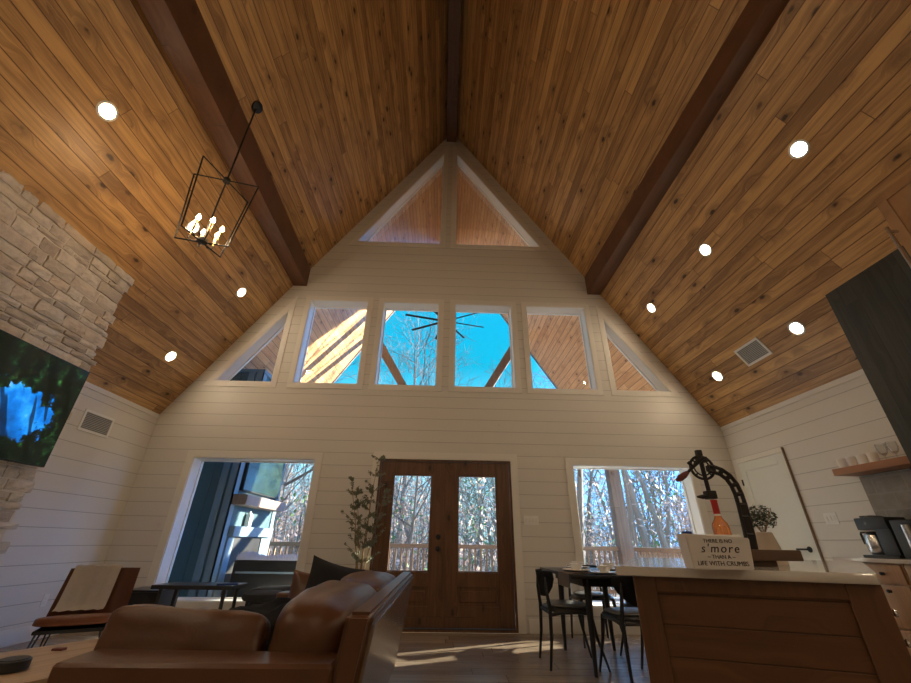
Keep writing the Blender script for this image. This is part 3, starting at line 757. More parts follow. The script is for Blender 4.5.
# curved slotted arm: two rails with cross webs
path = [(.045, 0, .055), (.052, 0, .12), (.056, 0, .19), (.058, 0, .24), (.057, 0, .285), (.050, 0, .325), (.034, 0, .358), (.008, 0, .382), (-.022, 0, .394), (-.045, 0, .396)]
b = BM(); pts = [Vector(p) for p in path]; outp, inp = [], []
for i, p in enumerate(pts):
    t = (pts[min(i + 1, len(pts) - 1)] - pts[max(i - 1, 0)]).normalized(); nn = Vector((t.z, 0, -t.x)); hw = .016 - .004 * i / len(pts)
    outp.append(p + nn * hw); inp.append(p - nn * hw)
for P_ in (outp, inp): add_tube(b, P_, .0085, 6)
for i in range(0, len(pts)):
    add_tube(b, [outp[i], inp[i]], .010, 6)
    if i < 3:
        add_box(b, (min(outp[i].x, inp[i].x), -.006, pts[i].z), (max(outp[i].x, inp[i].x), .006, pts[i + 1].z + .005))
obj('curved_arm', b, M['iron'], pr)
hx, hz = -.070, .402
b = BM()
add_tube(b, [(hx, 0, .478), (hx, 0, .46), (hx, 0, .33), (hx, 0, .285)], [.010, .011, .0095, .0095], 8)
add_box(b, (hx - .012, -.012, .455), (hx + .012, .012, .482), .003); add_box(b, (hx - .018, -.014, .425), (hx + .026, .014, .45), .003)
obj('plunger', b, M['iron'], pr)
b = BM(); R_ = .052; ringp = [(hx + .0 + R_ * math.cos(t * PI / 12), .004, hz + R_ * 1.0 * math.sin(t * PI / 12)) for t in range(24)]; add_tube(b, ringp + [ringp[0]], .006, 6, cap=False)
ringp = [(hx + .036 * math.cos(t * PI / 12), .004, hz + .036 * math.sin(t * PI / 12)) for t in range(24)]; add_tube(b, ringp + [ringp[0]], .0035, 6, cap=False)
for t in range(0, 24, 3): add_tube(b, [(hx + .035 * math.cos(t * PI / 12), .004, hz + .035 * math.sin(t * PI / 12)), (hx + R_ * math.cos(t * PI / 12), .004, hz + R_ * math.sin(t * PI / 12))], .004, 5)
obj('gear_ring', b, M['iron'], pr)
b = BM(); add_box(b, (hx - .018, -.022, .262), (hx + .022, .022, .298), .006); add_tube(b, [(hx - .016, 0, .275), (hx - .034, 0, .272), (hx - .058, 0, .272)], [.006, .010, .004], 8); obj('bottle_clamp', b, M['iron'], pr)
b = BM(); add_tube(b, [(hx + .01, -.012, .445), (hx - .05, -.012, .40), (hx - .078, -.012, .378)], [.008, .007, .006], 8); add_tube(b, [(hx - .048, -.012, .403), (hx - .066, -.012, .425)], .008, 6); lv = obj('lever', b, M['iron'], pr)
obj('lever_grip', tb([(hx - .078, -.012, .378), (hx - .095, -.012, .366), (hx - .118, -.012, .352), (hx - .138, -.012, .340)], [.008, .0135, .0145, .007], 12), M['redwood'], lv)
# wine bottle
r = thing('wine_bottle', 'rose wine bottle with a red capsule under the iron opener', 'bottle', (1.205, 1.82, ZT))
r.scale = (.88, .88, .85)
b = BM(); add_lathe(b, [(0, 0), (.036, .0), (.0375, .006), (.0375, .165), (.033, .188), (.018, .212), (.0145, .225), (.0145, .232)], 28); obj('bottle_body', b, M['rose'], r)
b = BM(); add_lathe(b, [(.0148, .232), (.0152, .234), (.0148, .290), (.0160, .292), (.0160, .299), (.0, .300)], 20); obj('capsule', b, M['red'], r)
b = BM(); add_lathe(b, [(.0149, .222), (.0151, .232)], 20); obj('neck_band', b, M['ceramic'], r)
# small potted plant
r = thing('potted_plant', 'small dark leafy plant in a beige pot on the island behind the opener', 'plant', (1.60, 2.10, ZT))
b = BM(); add_lathe(b, [(0, 0), (.060, 0), (.048, .07), (.034, .135), (.028, .138), (0, .13)], 20); obj('pot', b, M['pot'], r)
def leaves(b, c, n, rad, size, rng, zs=1.):
    for _ in range(n):
        v = Vector((rng.gauss(0, 1), rng.gauss(0, 1), rng.gauss(0, 1))).normalized() * rad * rng.random() ** .45; v.z *= zs
        p = Vector(c) + v; s = size * rng.uniform(.7, 1.3)
        a = Vector((rng.gauss(0, 1), rng.gauss(0, 1), rng.gauss(0, 1))).normalized(); q = a.orthogonal().normalized()
        vv = [b.verts.new(p + a * s * x + q * s * y + a.cross(q) * s * z) for x, y, z in ((-1, 0, 0), (0, .38, .1), (1, 0, 0), (0, -.38, .1))]
        b.faces.new(vv)
rng = random.Random(5)
b = BM()
for i in range(14):
    a = i * 2.4; add_tube(b, [(0, 0, .12), (.025 * math.cos(a), .025 * math.sin(a), .17), (.06 * math.cos(a), .06 * math.sin(a), .19 + .06 * rng.random())], .0015, 4)
obj('stems', b, M['stem'], r)
b = BM(); leaves(b, (0, 0, .205), 420, .074, .012, rng, .8); obj('foliage', b, M['sprig'], r, smooth=False)
# ------------------------------------------------------------------ dining table and chairs
TX0, TX1, TY0, TY1, TZ = 1.16, 2.02, 3.98, 5.22, .745
r = thing('dining_table', 'black dining table with slim tapered legs by the right window', 'dining table')
b = BM(); add_box(b, (TX0, TY0, TZ - .03), (TX1, TY1, TZ), .008); obj('table_top', b, M['blackwood'], r)
b = BM(); add_box(b, (TX0 + .14, TY0 + .14, TZ - .10), (TX1 - .14, TY1 - .14, TZ - .03)); obj('apron', b, M['blackwood'], r, smooth=False)
for sx, x in ((1, TX0 + .19), (-1, TX1 - .19)):
    for sy, y in ((1, TY0 + .17), (-1, TY1 - .17)):
        obj('leg', tb([(x, y, TZ - .03), (x - sx * .01, y - sy * .005, .4), (x - sx * .02, y - sy * .01, 0)], [.034, .028, .016], 12), M['blackwood'], r)
b = BM(); n_ = 8
pr_ = [(TX0 - .012, -.11), (TX0 - .008, .002), (TX0 + .05, .008), (TX0 + .30, .0075)]
rows = []
for (x, dz) in pr_:
    rows.append([b.verts.new((x + .004 * math.sin(k * 1.3) * (1 if dz < 0 else 0), 4.02 + k * .36 / n_, TZ + dz + .003)) for k in range(n_ + 1)])
for i in range(3):
    for k in range(n_): b.faces.new((rows[i][k], rows[i][k + 1], rows[i + 1][k + 1], rows[i + 1][k]))
bmesh.ops.solidify(b, geom=b.faces[:], thickness=.004)
tag(obj('place_mat', b, M['napkin']), 'grey linen place mat hanging over the near left edge of the dining table', 'place mat')
def dinnerware(x, y, z, nm):
    b = BM(); add_lathe(b, [(0, 0), (.075, .0), (.132, .014), (.132, .018), (.07, .005), (0, .005)], 28)
    o = tag(obj('plate', b, M['ceramic'], loc=(x, y, z)), 'white plate under the bowl, ' + nm, 'plate', 'plates on the dining table')
    b = BM(); add_lathe(b, [(0, 0), (.035, 0), (.066, .055), (.068, .060), (.064, .060), (.03, .006), (0, .006)], 24)
    tag(obj('bowl', b, M['ceramic'], loc=(x, y, z + .0055)), 'white bowl stacked on a plate, ' + nm, 'bowl', 'bowls on the dining table')
dinnerware(1.30, 4.27, TZ + .012, 'nearest the left chair')
dinnerware(1.53, 4.16, TZ + .001, 'nearest the island')
dinnerware(1.80, 4.75, TZ + .001, 'on the far right side of the table')
dinnerware(1.55, 5.03, TZ + .001, 'on the far side towards the wall')
def dining_chair(label):
    """origin on the floor at the seat centre, facing +y"""
    r = thing('dining_chair', label, 'chair')
    b = cushion(.44, .42, .045, n=4, wr=0, crown=.1, div=8)
    obj('seat', b, M['blackwood'], r, loc=(0, .0, .438))
    b = cushion(.40, .38, .035, n=3.2, wr=0, crown=.3, div=8)
    obj('seat_pad', b, M['seatpad'], r, loc=(0, .01, .468))
    # wrap-around backrest
    b = BM(); rows = []
    for j, (z, hw) in enumerate(((.535, .07), (.56, .12), (.62, .185), (.69, .225), (.74, .225), (.752, .205))):
        row = []
        for i in range(13):
            t = i / 12 * 2 - 1
            row.append(b.verts.new((t * hw, -.245 - .03 * (z - .56) / .2 + .11 * t * t * (hw / .22), z)))
        rows.append(row)
    for i in range(5):
        for k in range(12): b.faces.new((rows[i][k], rows[i][k + 1], rows[i + 1][k + 1], rows[i + 1][k]))
    bmesh.ops.solidify(b, geom=b.faces[:], thickness=.014)
    obj('backrest', b, M['blackwood'], r)
    for s in (-1, 1):
        obj('leg', tb([(s * .215, -.245, 0), (s * .205, -.215, .22), (s * .20, -.205, .44), (s * .185, -.225, .60), (s * .17, -.225, .70)], [.011, .015, .018, .014, .009], 10), M['blackwood'], r)
        obj('leg', tb([(s * .235, .27, 0), (s * .20, .20, .25), (s * .185, .17, .43)], [.010, .015, .020], 10), M['blackwood'], r)
        b = BM(); add_tube(b, [(s * .20, -.205, .40), (s * .205, -.10, .425), (s * .20, .05, .425), (s * .188, .17, .41)], [.014, .019, .016, .014], 8); obj('side_rail', b, M['blackwood'], r)
    obj('cross_rail', tb([(-.20, -.20, .41), (.20, -.20, .41)], .013), M['blackwood'], r)
    return r
c1 = dining_chair('black dining chair at the left side of the table, back towards the double doors')
c1.location = (1.235, 4.525, 0); c1.rotation_euler = (0, 0, -PI / 2)
dup(c1, (1.68, 4.06, 0), .10, 'black dining chair at the near end of the table, half hidden by the island')
dup(c1, (1.80, 5.42, 0), PI, 'black dining chair at the far end of the table against the gable wall')
dup(c1, (2.10, 4.62, 0), PI / 2, 'black dining chair on the window side of the table')
# ------------------------------------------------------------------ leather sofa
r = thing('leather_sofa', 'large cognac leather sofa seen from its end, facing the chimney', 'sofa')
X0, X1, Y0, Y1 = -1.315, -.26, 1.72, 3.95
def hexa(b, P8, bev=.015):
    vs = [b.verts.new(p) for p in P8]
    for f in ((0, 1, 2, 3), (4, 5, 6, 7), (0, 1, 5, 4), (1, 2, 6, 5), (2, 3, 7, 6), (3, 0, 4, 7)): b.faces.new([vs[i] for i in f])
    bmesh.ops.recalc_face_normals(b, faces=b.faces[:])
    if bev:
        es = list({e for v in vs for e in v.link_edges}); bmesh.ops.bevel(b, geom=es, offset=bev, segments=3, affect='EDGES')
# back: leans outwards towards the top
b = BM(); hexa(b, [(-.43, Y0, .10), (-.345, Y0, .10), (-.345, Y1, .10), (-.43, Y1, .10), (-.335, Y0, .755), (-.235, Y0, .755), (-.235, Y1, .755), (-.335, Y1, .755)], .018)
obj('back', b, M['leather'], r)
M['leather_back_sheen'] = plain('leather back with painted sheen', (.16, .12, .085), .22, var=.12, scale=4, coat=.8, stretch=(1, 1, 6))  # greyer base colour paints in the sheen of reflected light
b = BM(); hexa(b, [(-.346, Y0 + .02, .12), (-.337, Y0 + .02, .12), (-.337, Y1 - .02, .12), (-.346, Y1 - .02, .12), (-.246, Y0 + .02, .715), (-.230, Y0 + .02, .715), (-.230, Y1 - .02, .715), (-.246, Y1 - .02, .715)], .003)
obj('outer_back_panel', b, M['leather_back_sheen'], r)
for k, (ya, yb) in enumerate(((Y0, Y0 + .20), (Y1 - .20, Y1))):
    b = BM(); add_box(b, (X0, ya, .10), (-.36, yb, .605), .03, seg=3)
    for v in b.verts: v.co += Vector((0, 0, .006 * noise.noise(v.co * 5)))
    obj('arm', b, M['leather'], r)
obj('seat_deck', bx((X0 + .02, Y0 + .18, .10), (-.40, Y1 - .18, .28), .01), M['leather'], r)
for k in range(2):
    y = Y0 + .20 + (k + .5) * .915
    b = cushion(.86, .90, .19, n=6, wr=.010, seed=k * 5, crown=.2); obj('seat_cushion', b, M['leather'], r, loc=(X0 + .47, y, .375))
for k, y in enumerate((2.38, 3.36)):
    b = cushion(.34, .97 if k == 0 else .96, .37, n=5.2, wr=.010, seed=20 + k * 7, crown=.10); obj('back_cushion', b, M['leather'], r, loc=(-.525, y, .59), rot=(0, math.radians(8), 0))
for x in (X0 + .08, -.42):
    for y in (Y0 + .08, Y1 - .08): obj('leg', tb([(x, y, .10), (x, y, 0)], [.022, .016], 10), M['blackwood'], r)
o = tag(obj('leather_cushion', cushion(.64, .26, .16, n=7, wr=.010, seed=3, crown=.12), M['leather']), 'long cognac leather cushion propped on the near sofa arm', 'cushion')
o.location = (-1.035, 2.01, .592); o.rotation_euler = (math.radians(78), math.radians(3), 0)
o = tag(obj('throw_pillow', pillow(.40, .38, .13, seed=2), M['black_cloth']), 'square black throw pillow at the far end of the sofa', 'pillow')
o.location = (-.76, 3.25, .665); o.rotation_euler = (math.radians(-14), math.radians(14), math.radians(24))
o = tag(obj('throw_pillow', pillow(.36, .34, .13, seed=5), M['leather']), 'cognac leather pillow leaning behind the black one', 'pillow')
o.location = (-.985, 3.56, .60); o.rotation_euler = (math.radians(-16), math.radians(6), math.radians(8))
# dark blanket heaped on the seat
b = BM(); n_ = 26; g_ = []
for i in range(n_ + 1):
    row = []
    for j in range(n_ + 1):
        u, v = i / n_ * 2 - 1, j / n_ * 2 - 1; e = max(0, 1 - max(abs(u), abs(v)) ** 4)
        z = .485 + e * (.16 + .05 * noise.noise(Vector((u * 2.3, v * 2.3, 4))) + .025 * noise.noise(Vector((u * 6, v * 6, 1)))) + .02 * u * e
        row.append(b.verts.new((-1.01 + u * .29 + .03 * noise.noise(Vector((u, v * 3, 0))), 2.72 + v * .42 + .03 * noise.noise(Vector((u * 3, v, 9))), z)))
    g_.append(row)
for i in range(n_):
    for j in range(n_): b.faces.new((g_[i][j], g_[i + 1][j], g_[i + 1][j + 1], g_[i][j + 1]))
bmesh.ops.solidify(b, geom=b.faces[:], thickness=.006)
tag(obj('blanket', b, M['black_cloth']), 'crumpled black blanket lying on the sofa seat', 'blanket')
# ------------------------------------------------------------------ coffee table with its small things
r = thing('coffee_table', 'pale wooden plank coffee table at the bottom left', 'coffee table', (-2.06, 2.62, 0), math.radians(-33))
b = BM(); add_box(b, (-.42, -1.0, .36), (.36, .45, .405), .006); obj('table_top', b, M['table_wood'], r)
for x in (-.36, .30):
    for y in (-.92, .38): obj('leg', bx((x - .03, y - .03, 0), (x + .03, y + .03, .36), .004), M['table_wood'], r)
r = thing('round_candle', 'black round candle tin on the coffee table', 'candle', (-2.06, 2.46, .4055))
b = BM(); add_lathe(b, [(0, 0), (.058, 0), (.066, .006), (.066, .042), (.062, .046), (0, .046)], 28); obj('tin', b, M['black'], r)
b = BM(); add_lathe(b, [(0, .046), (.058, .046), (.056, .050), (0, .051)], 28); obj('lid', b, M['iron'], r)
b = BM(); add_box(b, (-.03, -.018, 0), (.03, .018, .012), .004)
tag(obj('remote_fob', b, M['redwood'], loc=(-2.17, 2.86, .4055)), 'small dark red object on the coffee table beside the sofa arm', 'remote')
# ------------------------------------------------------------------ leather armchair with throw
r = thing('lounge_chair', 'brown leather armless lounge chair by the left wall, under a cream throw', 'armchair', (-2.92, 3.95, 0), math.radians(28))
b = cushion(.52, .50, .07, n=5, wr=.004, crown=.15, div=10); obj('seat', b, M['leather2'], r, loc=(0, 0, .385), rot=(math.radians(-6), 0, 0))
b = BM(); rows = []
for j in range(9):
    t = j / 8; z = .36 + .37 * t; y = .25 + .17 * t
    rows.append([b.verts.new(((i / 10 * 2 - 1) * (.265 - .01 * t), y - .06 * (abs(i / 10 * 2 - 1)) ** 2.5, z)) for i in range(11)])
for i in range(8):
    for k in range(10): b.faces.new((rows[i][k], rows[i][k + 1], rows[i + 1][k + 1], rows[i + 1][k]))
bmesh.ops.solidify(b, geom=b.faces[:], thickness=.035)
obj('backrest', b, M['leather2'], r)
obj('seat_frame', bx((-.23, -.20, .325), (.23, .24, .35), .01), M['black'], r)
for sx in (-1, 1):
    for sy in (-1, 1):
        b = BM(); x, y = sx * .21, sy * .19
        add_tube(b, [(x - .03 * sx, y, .33), (x + .03 * sx, y + sy * .06, .0), (x + .0 * sx, y - sy * .03, .33)], .007, 6); obj('leg', b, M['black'], r)
b = BM(); rows = []
prof = [(.10, .44), (.16, .435), (.22, .45), (.262, .50), (.30, .58), (.35, .68), (.385, .745), (.42, .755), (.445, .735), (.44, .62)]
for y, z in prof:
    rows.append([b.verts.new((-.225 + .33 * i / 12 + .0, y - .012 + .006 * math.sin(i * 1.7) - .04 * abs((-.225 + .33 * i / 12) / .265) ** 2.5, z + .004 * math.sin(i * 2.1))) for i in range(13)])
for i in range(len(prof) - 1):
    for k in range(12): b.faces.new((rows[i][k], rows[i][k + 1], rows[i + 1][k + 1], rows[i + 1][k]))
bmesh.ops.solidify(b, geom=b.faces[:], thickness=.012)
o = tag(obj('throw', b, M['throw']), 'cream woven throw hanging over the back of the lounge chair', 'throw')
o.location = (-2.92, 3.95, 0); o.rotation_euler = (0, 0, math.radians(28))
# ------------------------------------------------------------------ dark furniture under the left window
r = thing('side_cabinet', 'low black side cabinet behind the lounge chair, left of the console table', 'side table', (-3.03, 4.95, 0))
obj('body', bx((-.19, -.17, .02), (.19, .17, .49), .006), M['blackwood'], r); obj('top', bx((-.20, -.18, .491), (.20, .18, .51), .004), M['blackwood'], r)
r = thing('console_table', 'narrow black console table standing before the left window', 'table', (-2.37, 4.62, 0))
obj('table_top', bx((-.38, -.17, .55), (.38, .17, .585), .005), M['blackwood'], r)
for x in (-.30, .30):
    for y in (-.13, .13): obj('leg', tb([(x, y, .56), (x * 1.04, y * 1.1, 0)], [.018, .013], 10), M['blackwood'], r)
r = thing('round_stool', 'round black stool with a padded seat, before the left window', 'stool', (-1.73, 4.62, 0))
b = BM(); add_lathe(b, [(0, .46), (.19, .462), (.205, .485), (.20, .515), (.15, .53), (0, .533)], 32); obj('seat', b, M['black_cloth'], r)
for i in range(4):
    a = i * PI / 2 + .4; obj('leg', tb([(.13 * math.cos(a), .13 * math.sin(a), .47), (.18 * math.cos(a), .18 * math.sin(a), 0)], [.015, .012], 8), M['blackwood'], r)
b = bx((-.09, -.06, 0), (.09, .06, .012), .002)
o = tag(obj('book', b, M['navy']), 'blue covered book lying at the right end of the console table', 'book'); o.location = (-2.09, 4.56, .5855); o.rotation_euler = (0, 0, .5)
r = thing('storage_bench', 'long low black bench under the left window behind the stool', 'bench', (-1.55, 5.30, 0))
obj('body', bx((-.55, -.20, .02), (.55, .20, .44), .006), M['blackwood'], r); obj('bench_cushion', cushion(1.1, .42, .07, n=6, wr=.003, div=8), M['black_cloth'], r, loc=(0, 0, .475))
# ------------------------------------------------------------------ faux olive tree by the doors
r = thing('olive_tree', 'slender leafy olive tree standing left of the double doors', 'potted tree', (-.985, 5.60, 0))
b = BM(); add_lathe(b, [(0, 0), (.13, 0), (.16, .02), (.17, .30), (.155, .30), (.14, .27), (0, .27)], 24); obj('pot', b, M['black'], r)
rng = random.Random(11); b = BM(); tips = []
for i in range(5):
    a = rng.uniform(0, 6.28); x0, y0 = .02 * math.cos(a), .02 * math.sin(a); pts = [(x0, y0, .26)]
    h = rng.uniform(1.5, 1.98) if i else 1.99; x, y = x0, y0
    lean = [(.06, 0), (-.10, .02), (.03, -.03), (-.14, -.03), (.13, 0)][i]
    for k in range(1, 9):
        z = .26 + (h - .26) * k / 8; pts.append((x0 + lean[0] * (k / 8) ** 1.5 * 1.6 + rng.uniform(-.015, .015), y0 + lean[1] * k / 8, z))
    add_tube(b, pts, [.010 * (1 - .75 * k / 8) for k in range(9)], 6)
    for k in range(3, 9):
        for q in range(3):
            p = Vector(pts[k]); a = rng.uniform(0, 6.28); L = rng.uniform(.06, .19) * (1.25 if k < 6 else .75)
            e = p + Vector((math.cos(a) * L, math.sin(a) * L * .7, L * rng.uniform(.2, .9)))
            mdl = (p + e) / 2 + Vector((0, 0, .02)); add_tube(b, [p, mdl, e], [.004, .003, .0015], 4); tips += [(p, e)]
    tips.append((Vector(pts[-2]), Vector(pts[-1])))
obj('stems', b, M['stem'], r)
b = BM()
for p, e in tips:
    for k in range(14):
        t = rng.uniform(.15, 1.05); c = p.lerp(e, t); leaves(b, c, 2, .02, rng.uniform(.014, .024), rng)
obj('foliage', b, M['olive_leaf'], r, smooth=False)

# ================================================================== outside: porch
struct('deck_floor', bx((-5.2, DO + .001, -.16), (5.2, YP + .25, -.03)), M['deck'], 'grey brown porch deck boards', smooth=False)
b = BM()
TW = .16
def rafter(b, s, x0, x1, depth, y0, y1):
    add_prism(b, [(s * x0, ceil_z(x0) - .005), (s * x1, ceil_z(x1) - .005), (s * x1, ceil_z(x1) - depth), (s * x0, ceil_z(x0) - depth)], lambda p: (p[0], y0, p[1]), lambda p: (p[0], y1, p[1]))
r = thing('porch_truss', 'brown timber truss with V braces at the open end of the porch', 'timber truss')
for s in (-1, 1):
    b = BM(); rafter(b, s, .0, 4.30, .05, YP + .001, YP + .05); obj('barge_board', b, M['timber'], r, smooth=False)
    b = BM(); add_prism(b, [(s * .0, 2.935), (s * .17, 2.935), (s * 2.16, ceil_z(2.16) - .01), (s * 2.02, ceil_z(2.02) - .01)], lambda p: (p[0], YP - .16, p[1]), lambda p: (p[0], YP - .02, p[1])); obj('brace', b, M['timber'], r, smooth=False)
b = BM(); add_box(b, (-4.22, YP - .18, 2.74), (4.22, YP - .01, 2.93)); obj('tie_beam', b, M['timber'], r, smooth=False)
b = BM(); add_box(b, (-.13, YP - .17, 2.93), (.05, YP - .02, 8.9)); obj('king_post', b, M['timber'], r, smooth=False)
p0 = obj('porch_post', bx((-.13, -.13, -.03), (.13, .13, 2.738), .008), M['timber'], loc=(4.09, YP - .10, 0))
tag(p0, 'square porch post seen through the lower right window', 'post', 'porch corner posts')
p1 = p0.copy(); COL.objects.link(p1); p1.location = (-4.09, YP - .10, 0); p1['label'] = 'square porch post at the far left corner behind the porch fireplace'
def railing(P, Q, label):
    P, Q = Vector(P), Vector(Q); L = (Q - P).length; a = math.atan2(Q.y - P.y, Q.x - P.x)
    r = thing('deck_railing', label, 'railing', (P.x, P.y, 0), a, 'porch deck railings')
    obj('top_rail', bx((0, -.06, .865), (L, .06, .945), .006), M['rail_wood'], r)
    obj('bottom_rail', bx((0, -.03, .06), (L, .03, .13), .004), M['rail_wood'], r)
    n_ = int(L / .125); q = None
    for i in range(n_):
        x = (i + .5) * L / n_
        if q is None: q = obj('baluster', bx((-.019, -.019, .131), (.019, .019, .864)), M['rail_wood'], r, smooth=False, loc=(x, 0, 0))
        else:
            o = q.copy(); COL.objects.link(o); o.parent = r; o.location = (x, 0, 0)
railing((-3.95, YP - .05, 0), (3.95, YP - .05, 0), 'brown wooden deck railing across the front of the porch')
railing((4.27, DO + .1, 0), (4.27, YP - .3, 0), 'wooden deck railing along the right side of the porch')
# ceiling fan on the porch
r = thing('ceiling_fan', 'large dark eight blade fan hanging in the porch gable', 'ceiling fan', (-.04, 7.8, 5.55), .26)
b = BM(); add_lathe(b, [(0, -.09), (.10, -.08), (.14, -.02), (.13, .05), (.05, .10)], 24); obj('motor', b, M['iron'], r)
obj('downrod', tb([(0, 0, .08), (0, 0, 3.95)], .018), M['iron'], r)
for i in range(8):
    a = i * PI / 4; b = BM(); mt = Matrix.Rotation(a, 4, 'Z') @ Matrix.Translation((.08, 0, -.01)) @ Matrix.Rotation(.22, 4, 'X')
    add_box(b, (.0, -.032, -.004), (.86, .032, .004), .002, mt, 1); obj('blade', b, M['iron'], r)
# outdoor fireplace chase
r = thing('porch_fireplace', 'teal boarded outdoor fireplace seen through the lower left window', 'outdoor fireplace')
FX, FY0, FY1 = -3.22, 6.47, 8.25
b = BM(); add_prism(b, [(-4.30, -.03), (FX, -.03), (FX, 3.60), (-3.70, 3.60), (-4.30, ceil_z(4.30) - .01)], lambda p: (p[0], FY0, p[1]), lambda p: (p[0], FY1, p[1])); obj('chase', b, M['teal'], r, smooth=False)
b = BM()
add_box(b, (FX - .24, FY0 - .02, -.03), (FX - .14, FY0, 3.64)); add_box(b, (FX - .10, FY0 - .02, -.03), (FX + .02, FY0, 3.64)); add_box(b, (FX, FY0 - .02, -.03), (FX + .02, FY0 + .12, 3.64)); add_box(b, (FX, FY1 - .12, -.03), (FX + .02, FY1 + .02, 3.64))
add_box(b, (-3.66, FY0 - .03, 3.6), (FX + .03, FY1 + .03, 3.66))
obj('corner_boards', b, M['tealtrim'], r, smooth=False)
obj('mantel', bx((FX + .001, FY0 + .0, 1.45), (FX + .24, FY1 - .15, 1.60), .006), M['timber'], r)
b = BM(); add_box(b, (FX + .001, FY0 + .35, .25), (FX + .03, FY1 - .45, 1.0), .004); obj('firebox', b, M['black'], r)
b = BM(); add_box(b, (FX + .001, FY0 + .14, 1.02), (FX + .10, FY1 - .14, 1.16), .004); obj('ledge', b, M['tealtrim'], r)
b = BM(); add_box(b, (FX + .001, FY0 + .14, -.03), (FX + .04, FY0 + .33, 1.0), .004); add_box(b, (FX + .001, FY1 - .43, -.03), (FX + .04, FY1 - .14, 1.0), .004); obj('surround', b, M['tealtrim'], r)
r = thing('television', 'television mounted above the mantel of the porch fireplace', 'television', (FX + .03, 7.38, 2.10))
obj('tv_body', bx((-.025, -.74, -.43), (.03, .74, .43), .006), M['black'], r)
M['tvglass_tint'] = plain('dark screen with painted green reflection', (.018, .035, .026), .10, var=.6, scale=3)  # mottled green in the base colour paints in a reflection
obj('screen', bx((.029, -.72, -.41), (.032, .72, .41)), M['tvglass_tint'], r, smooth=False)
r = thing('glint', 'white lantern block added on the ledge for the pale reflections under the porch mantel', 'glint', (FX + .06, 7.1, 1.1605))  # made-up piece standing in for white reflections below the mantel
obj('body', bx((-.035, -.05, 0), (.035, .05, .18), .005), M['ceramic'], r); b = BM(); add_lathe(b, [(.045, .18), (.01, .23), (.0, .25)], 8); obj('cap', b, M['ceramic'], r)
# outdoor sofa with fur throw
r = thing('outdoor_sofa', 'black outdoor sofa with its back to the lower left window', 'outdoor sofa')
obj('back', bx((-2.98, 6.55, .12), (-1.70, 6.66, .715), .01), M['black'], r)
obj('seat', bx((-2.98, 6.66, .12), (-1.70, 7.3, .40), .01), M['black'], r)
obj('back_slat', bx((-2.93, 6.535, .55), (-1.75, 6.55, .575)), M['tealtrim'], r, smooth=False)
for x in (-2.95, -1.82): obj('arm', bx((x, 6.60, .12), (x + .09, 7.3, .60), .01), M['black'], r)
for x in (-2.9, -1.8):
    for y in (6.62, 7.2): obj('leg', bx((x, y, -.03), (x + .05, y + .05, .12)), M['black'], r)
rng = random.Random(9); b = BM()
add_box(b, (-2.95, 6.56, .716), (-1.75, 6.72, .735), .005)
for i in range(2600):
    x = rng.uniform(-2.96, -1.74); y = rng.uniform(6.55, 6.73); h = .045 + .07 * max(0, noise.noise(Vector((x * 3, 0, 0))) + .3)
    d = Vector((rng.uniform(-.02, .02), rng.uniform(-.02, .02), h * rng.uniform(.6, 1.2))); p = Vector((x, y, .73))
    v = [b.verts.new(p + Vector((-.004, 0, 0))), b.verts.new(p + Vector((.004, 0, 0))), b.verts.new(p + d)]; b.faces.new(v)
tag(obj('fur_throw', b, M['fluffy'], smooth=False), 'fluffy pale fur throw along the top of the outdoor sofa', 'throw')

# ================================================================== outside: woods
def ground_z(x, y): return -1.9 + .03 * max(0, y - 16) + .5 * noise.noise(Vector((x * .05, y * .05, 0)))
b = BM(); n_ = 44; g_ = [[b.verts.new((x := -95 + 190 * i / n_, y := 6.2 + 100 * (j / n_) ** 1.4 if j else -20, ground_z(x, y) - .2)) for j in range(n_ + 1)] for i in range(n_ + 1)]
for i in range(n_):
    for j in range(n_): b.faces.new((g_[i][j], g_[i + 1][j], g_[i + 1][j + 1], g_[i][j + 1]))
struct('ground', b, M['ground'], 'leaf covered ground of the woods')
def tree_mesh(seed, H, r0, spread=1., fork=.35, twigs=3):
    rng = random.Random(seed); bt, bb = BM(), BM()
    def branch(b, p, d, L, r, lvl):
        n = 5 if lvl == 0 else 3; pts = [p.copy()]; q = p.copy(); dd = d.copy()
        for k in range(n):
            dd = (dd + Vector((rng.gauss(0, .10), rng.gauss(0, .10), rng.gauss(0, .05) + (.03 if lvl else 0))) * (1 + lvl * .6)).normalized()
            q = q + dd * L / n; pts.append(q.copy())
        e = .10 if lvl == 0 else .3
        rs = [r * (1 - (1 - e) * k / n) for k in range(n + 1)]
        add_tube(b, pts, rs, 6 if lvl == 0 else 3, cap=False)
        if lvl >= twigs: return
        m = (18, 7, 5, 3)[lvl]
        for k in range(m):
            t = fork + (1 - fork) * (k + rng.random()) / m if lvl == 0 else rng.uniform(.25, 1)
            i = min(int(t * n), n - 1); pp = pts[i].lerp(pts[i + 1], t * n - i)
            a = rng.uniform(0, 6.28); ax = (pts[i + 1] - pts[i]).normalized(); o1 = ax.orthogonal().normalized(); o2 = ax.cross(o1)
            ang = rng.uniform(.45, 1.0) * spread
            nd = (ax * math.cos(ang) + (o1 * math.cos(a) + o2 * math.sin(a)) * math.sin(ang)).normalized()
            branch(bb, pp, nd, L * (.38 if lvl == 0 else .58) * rng.uniform(.6, 1.1) * (1.15 - .4 * t), max(rs[i] * .45, .006), lvl + 1)
    branch(bt, Vector((0, 0, 0)), Vector((0, 0, 1)), H, r0, 0)
    return bt, bb
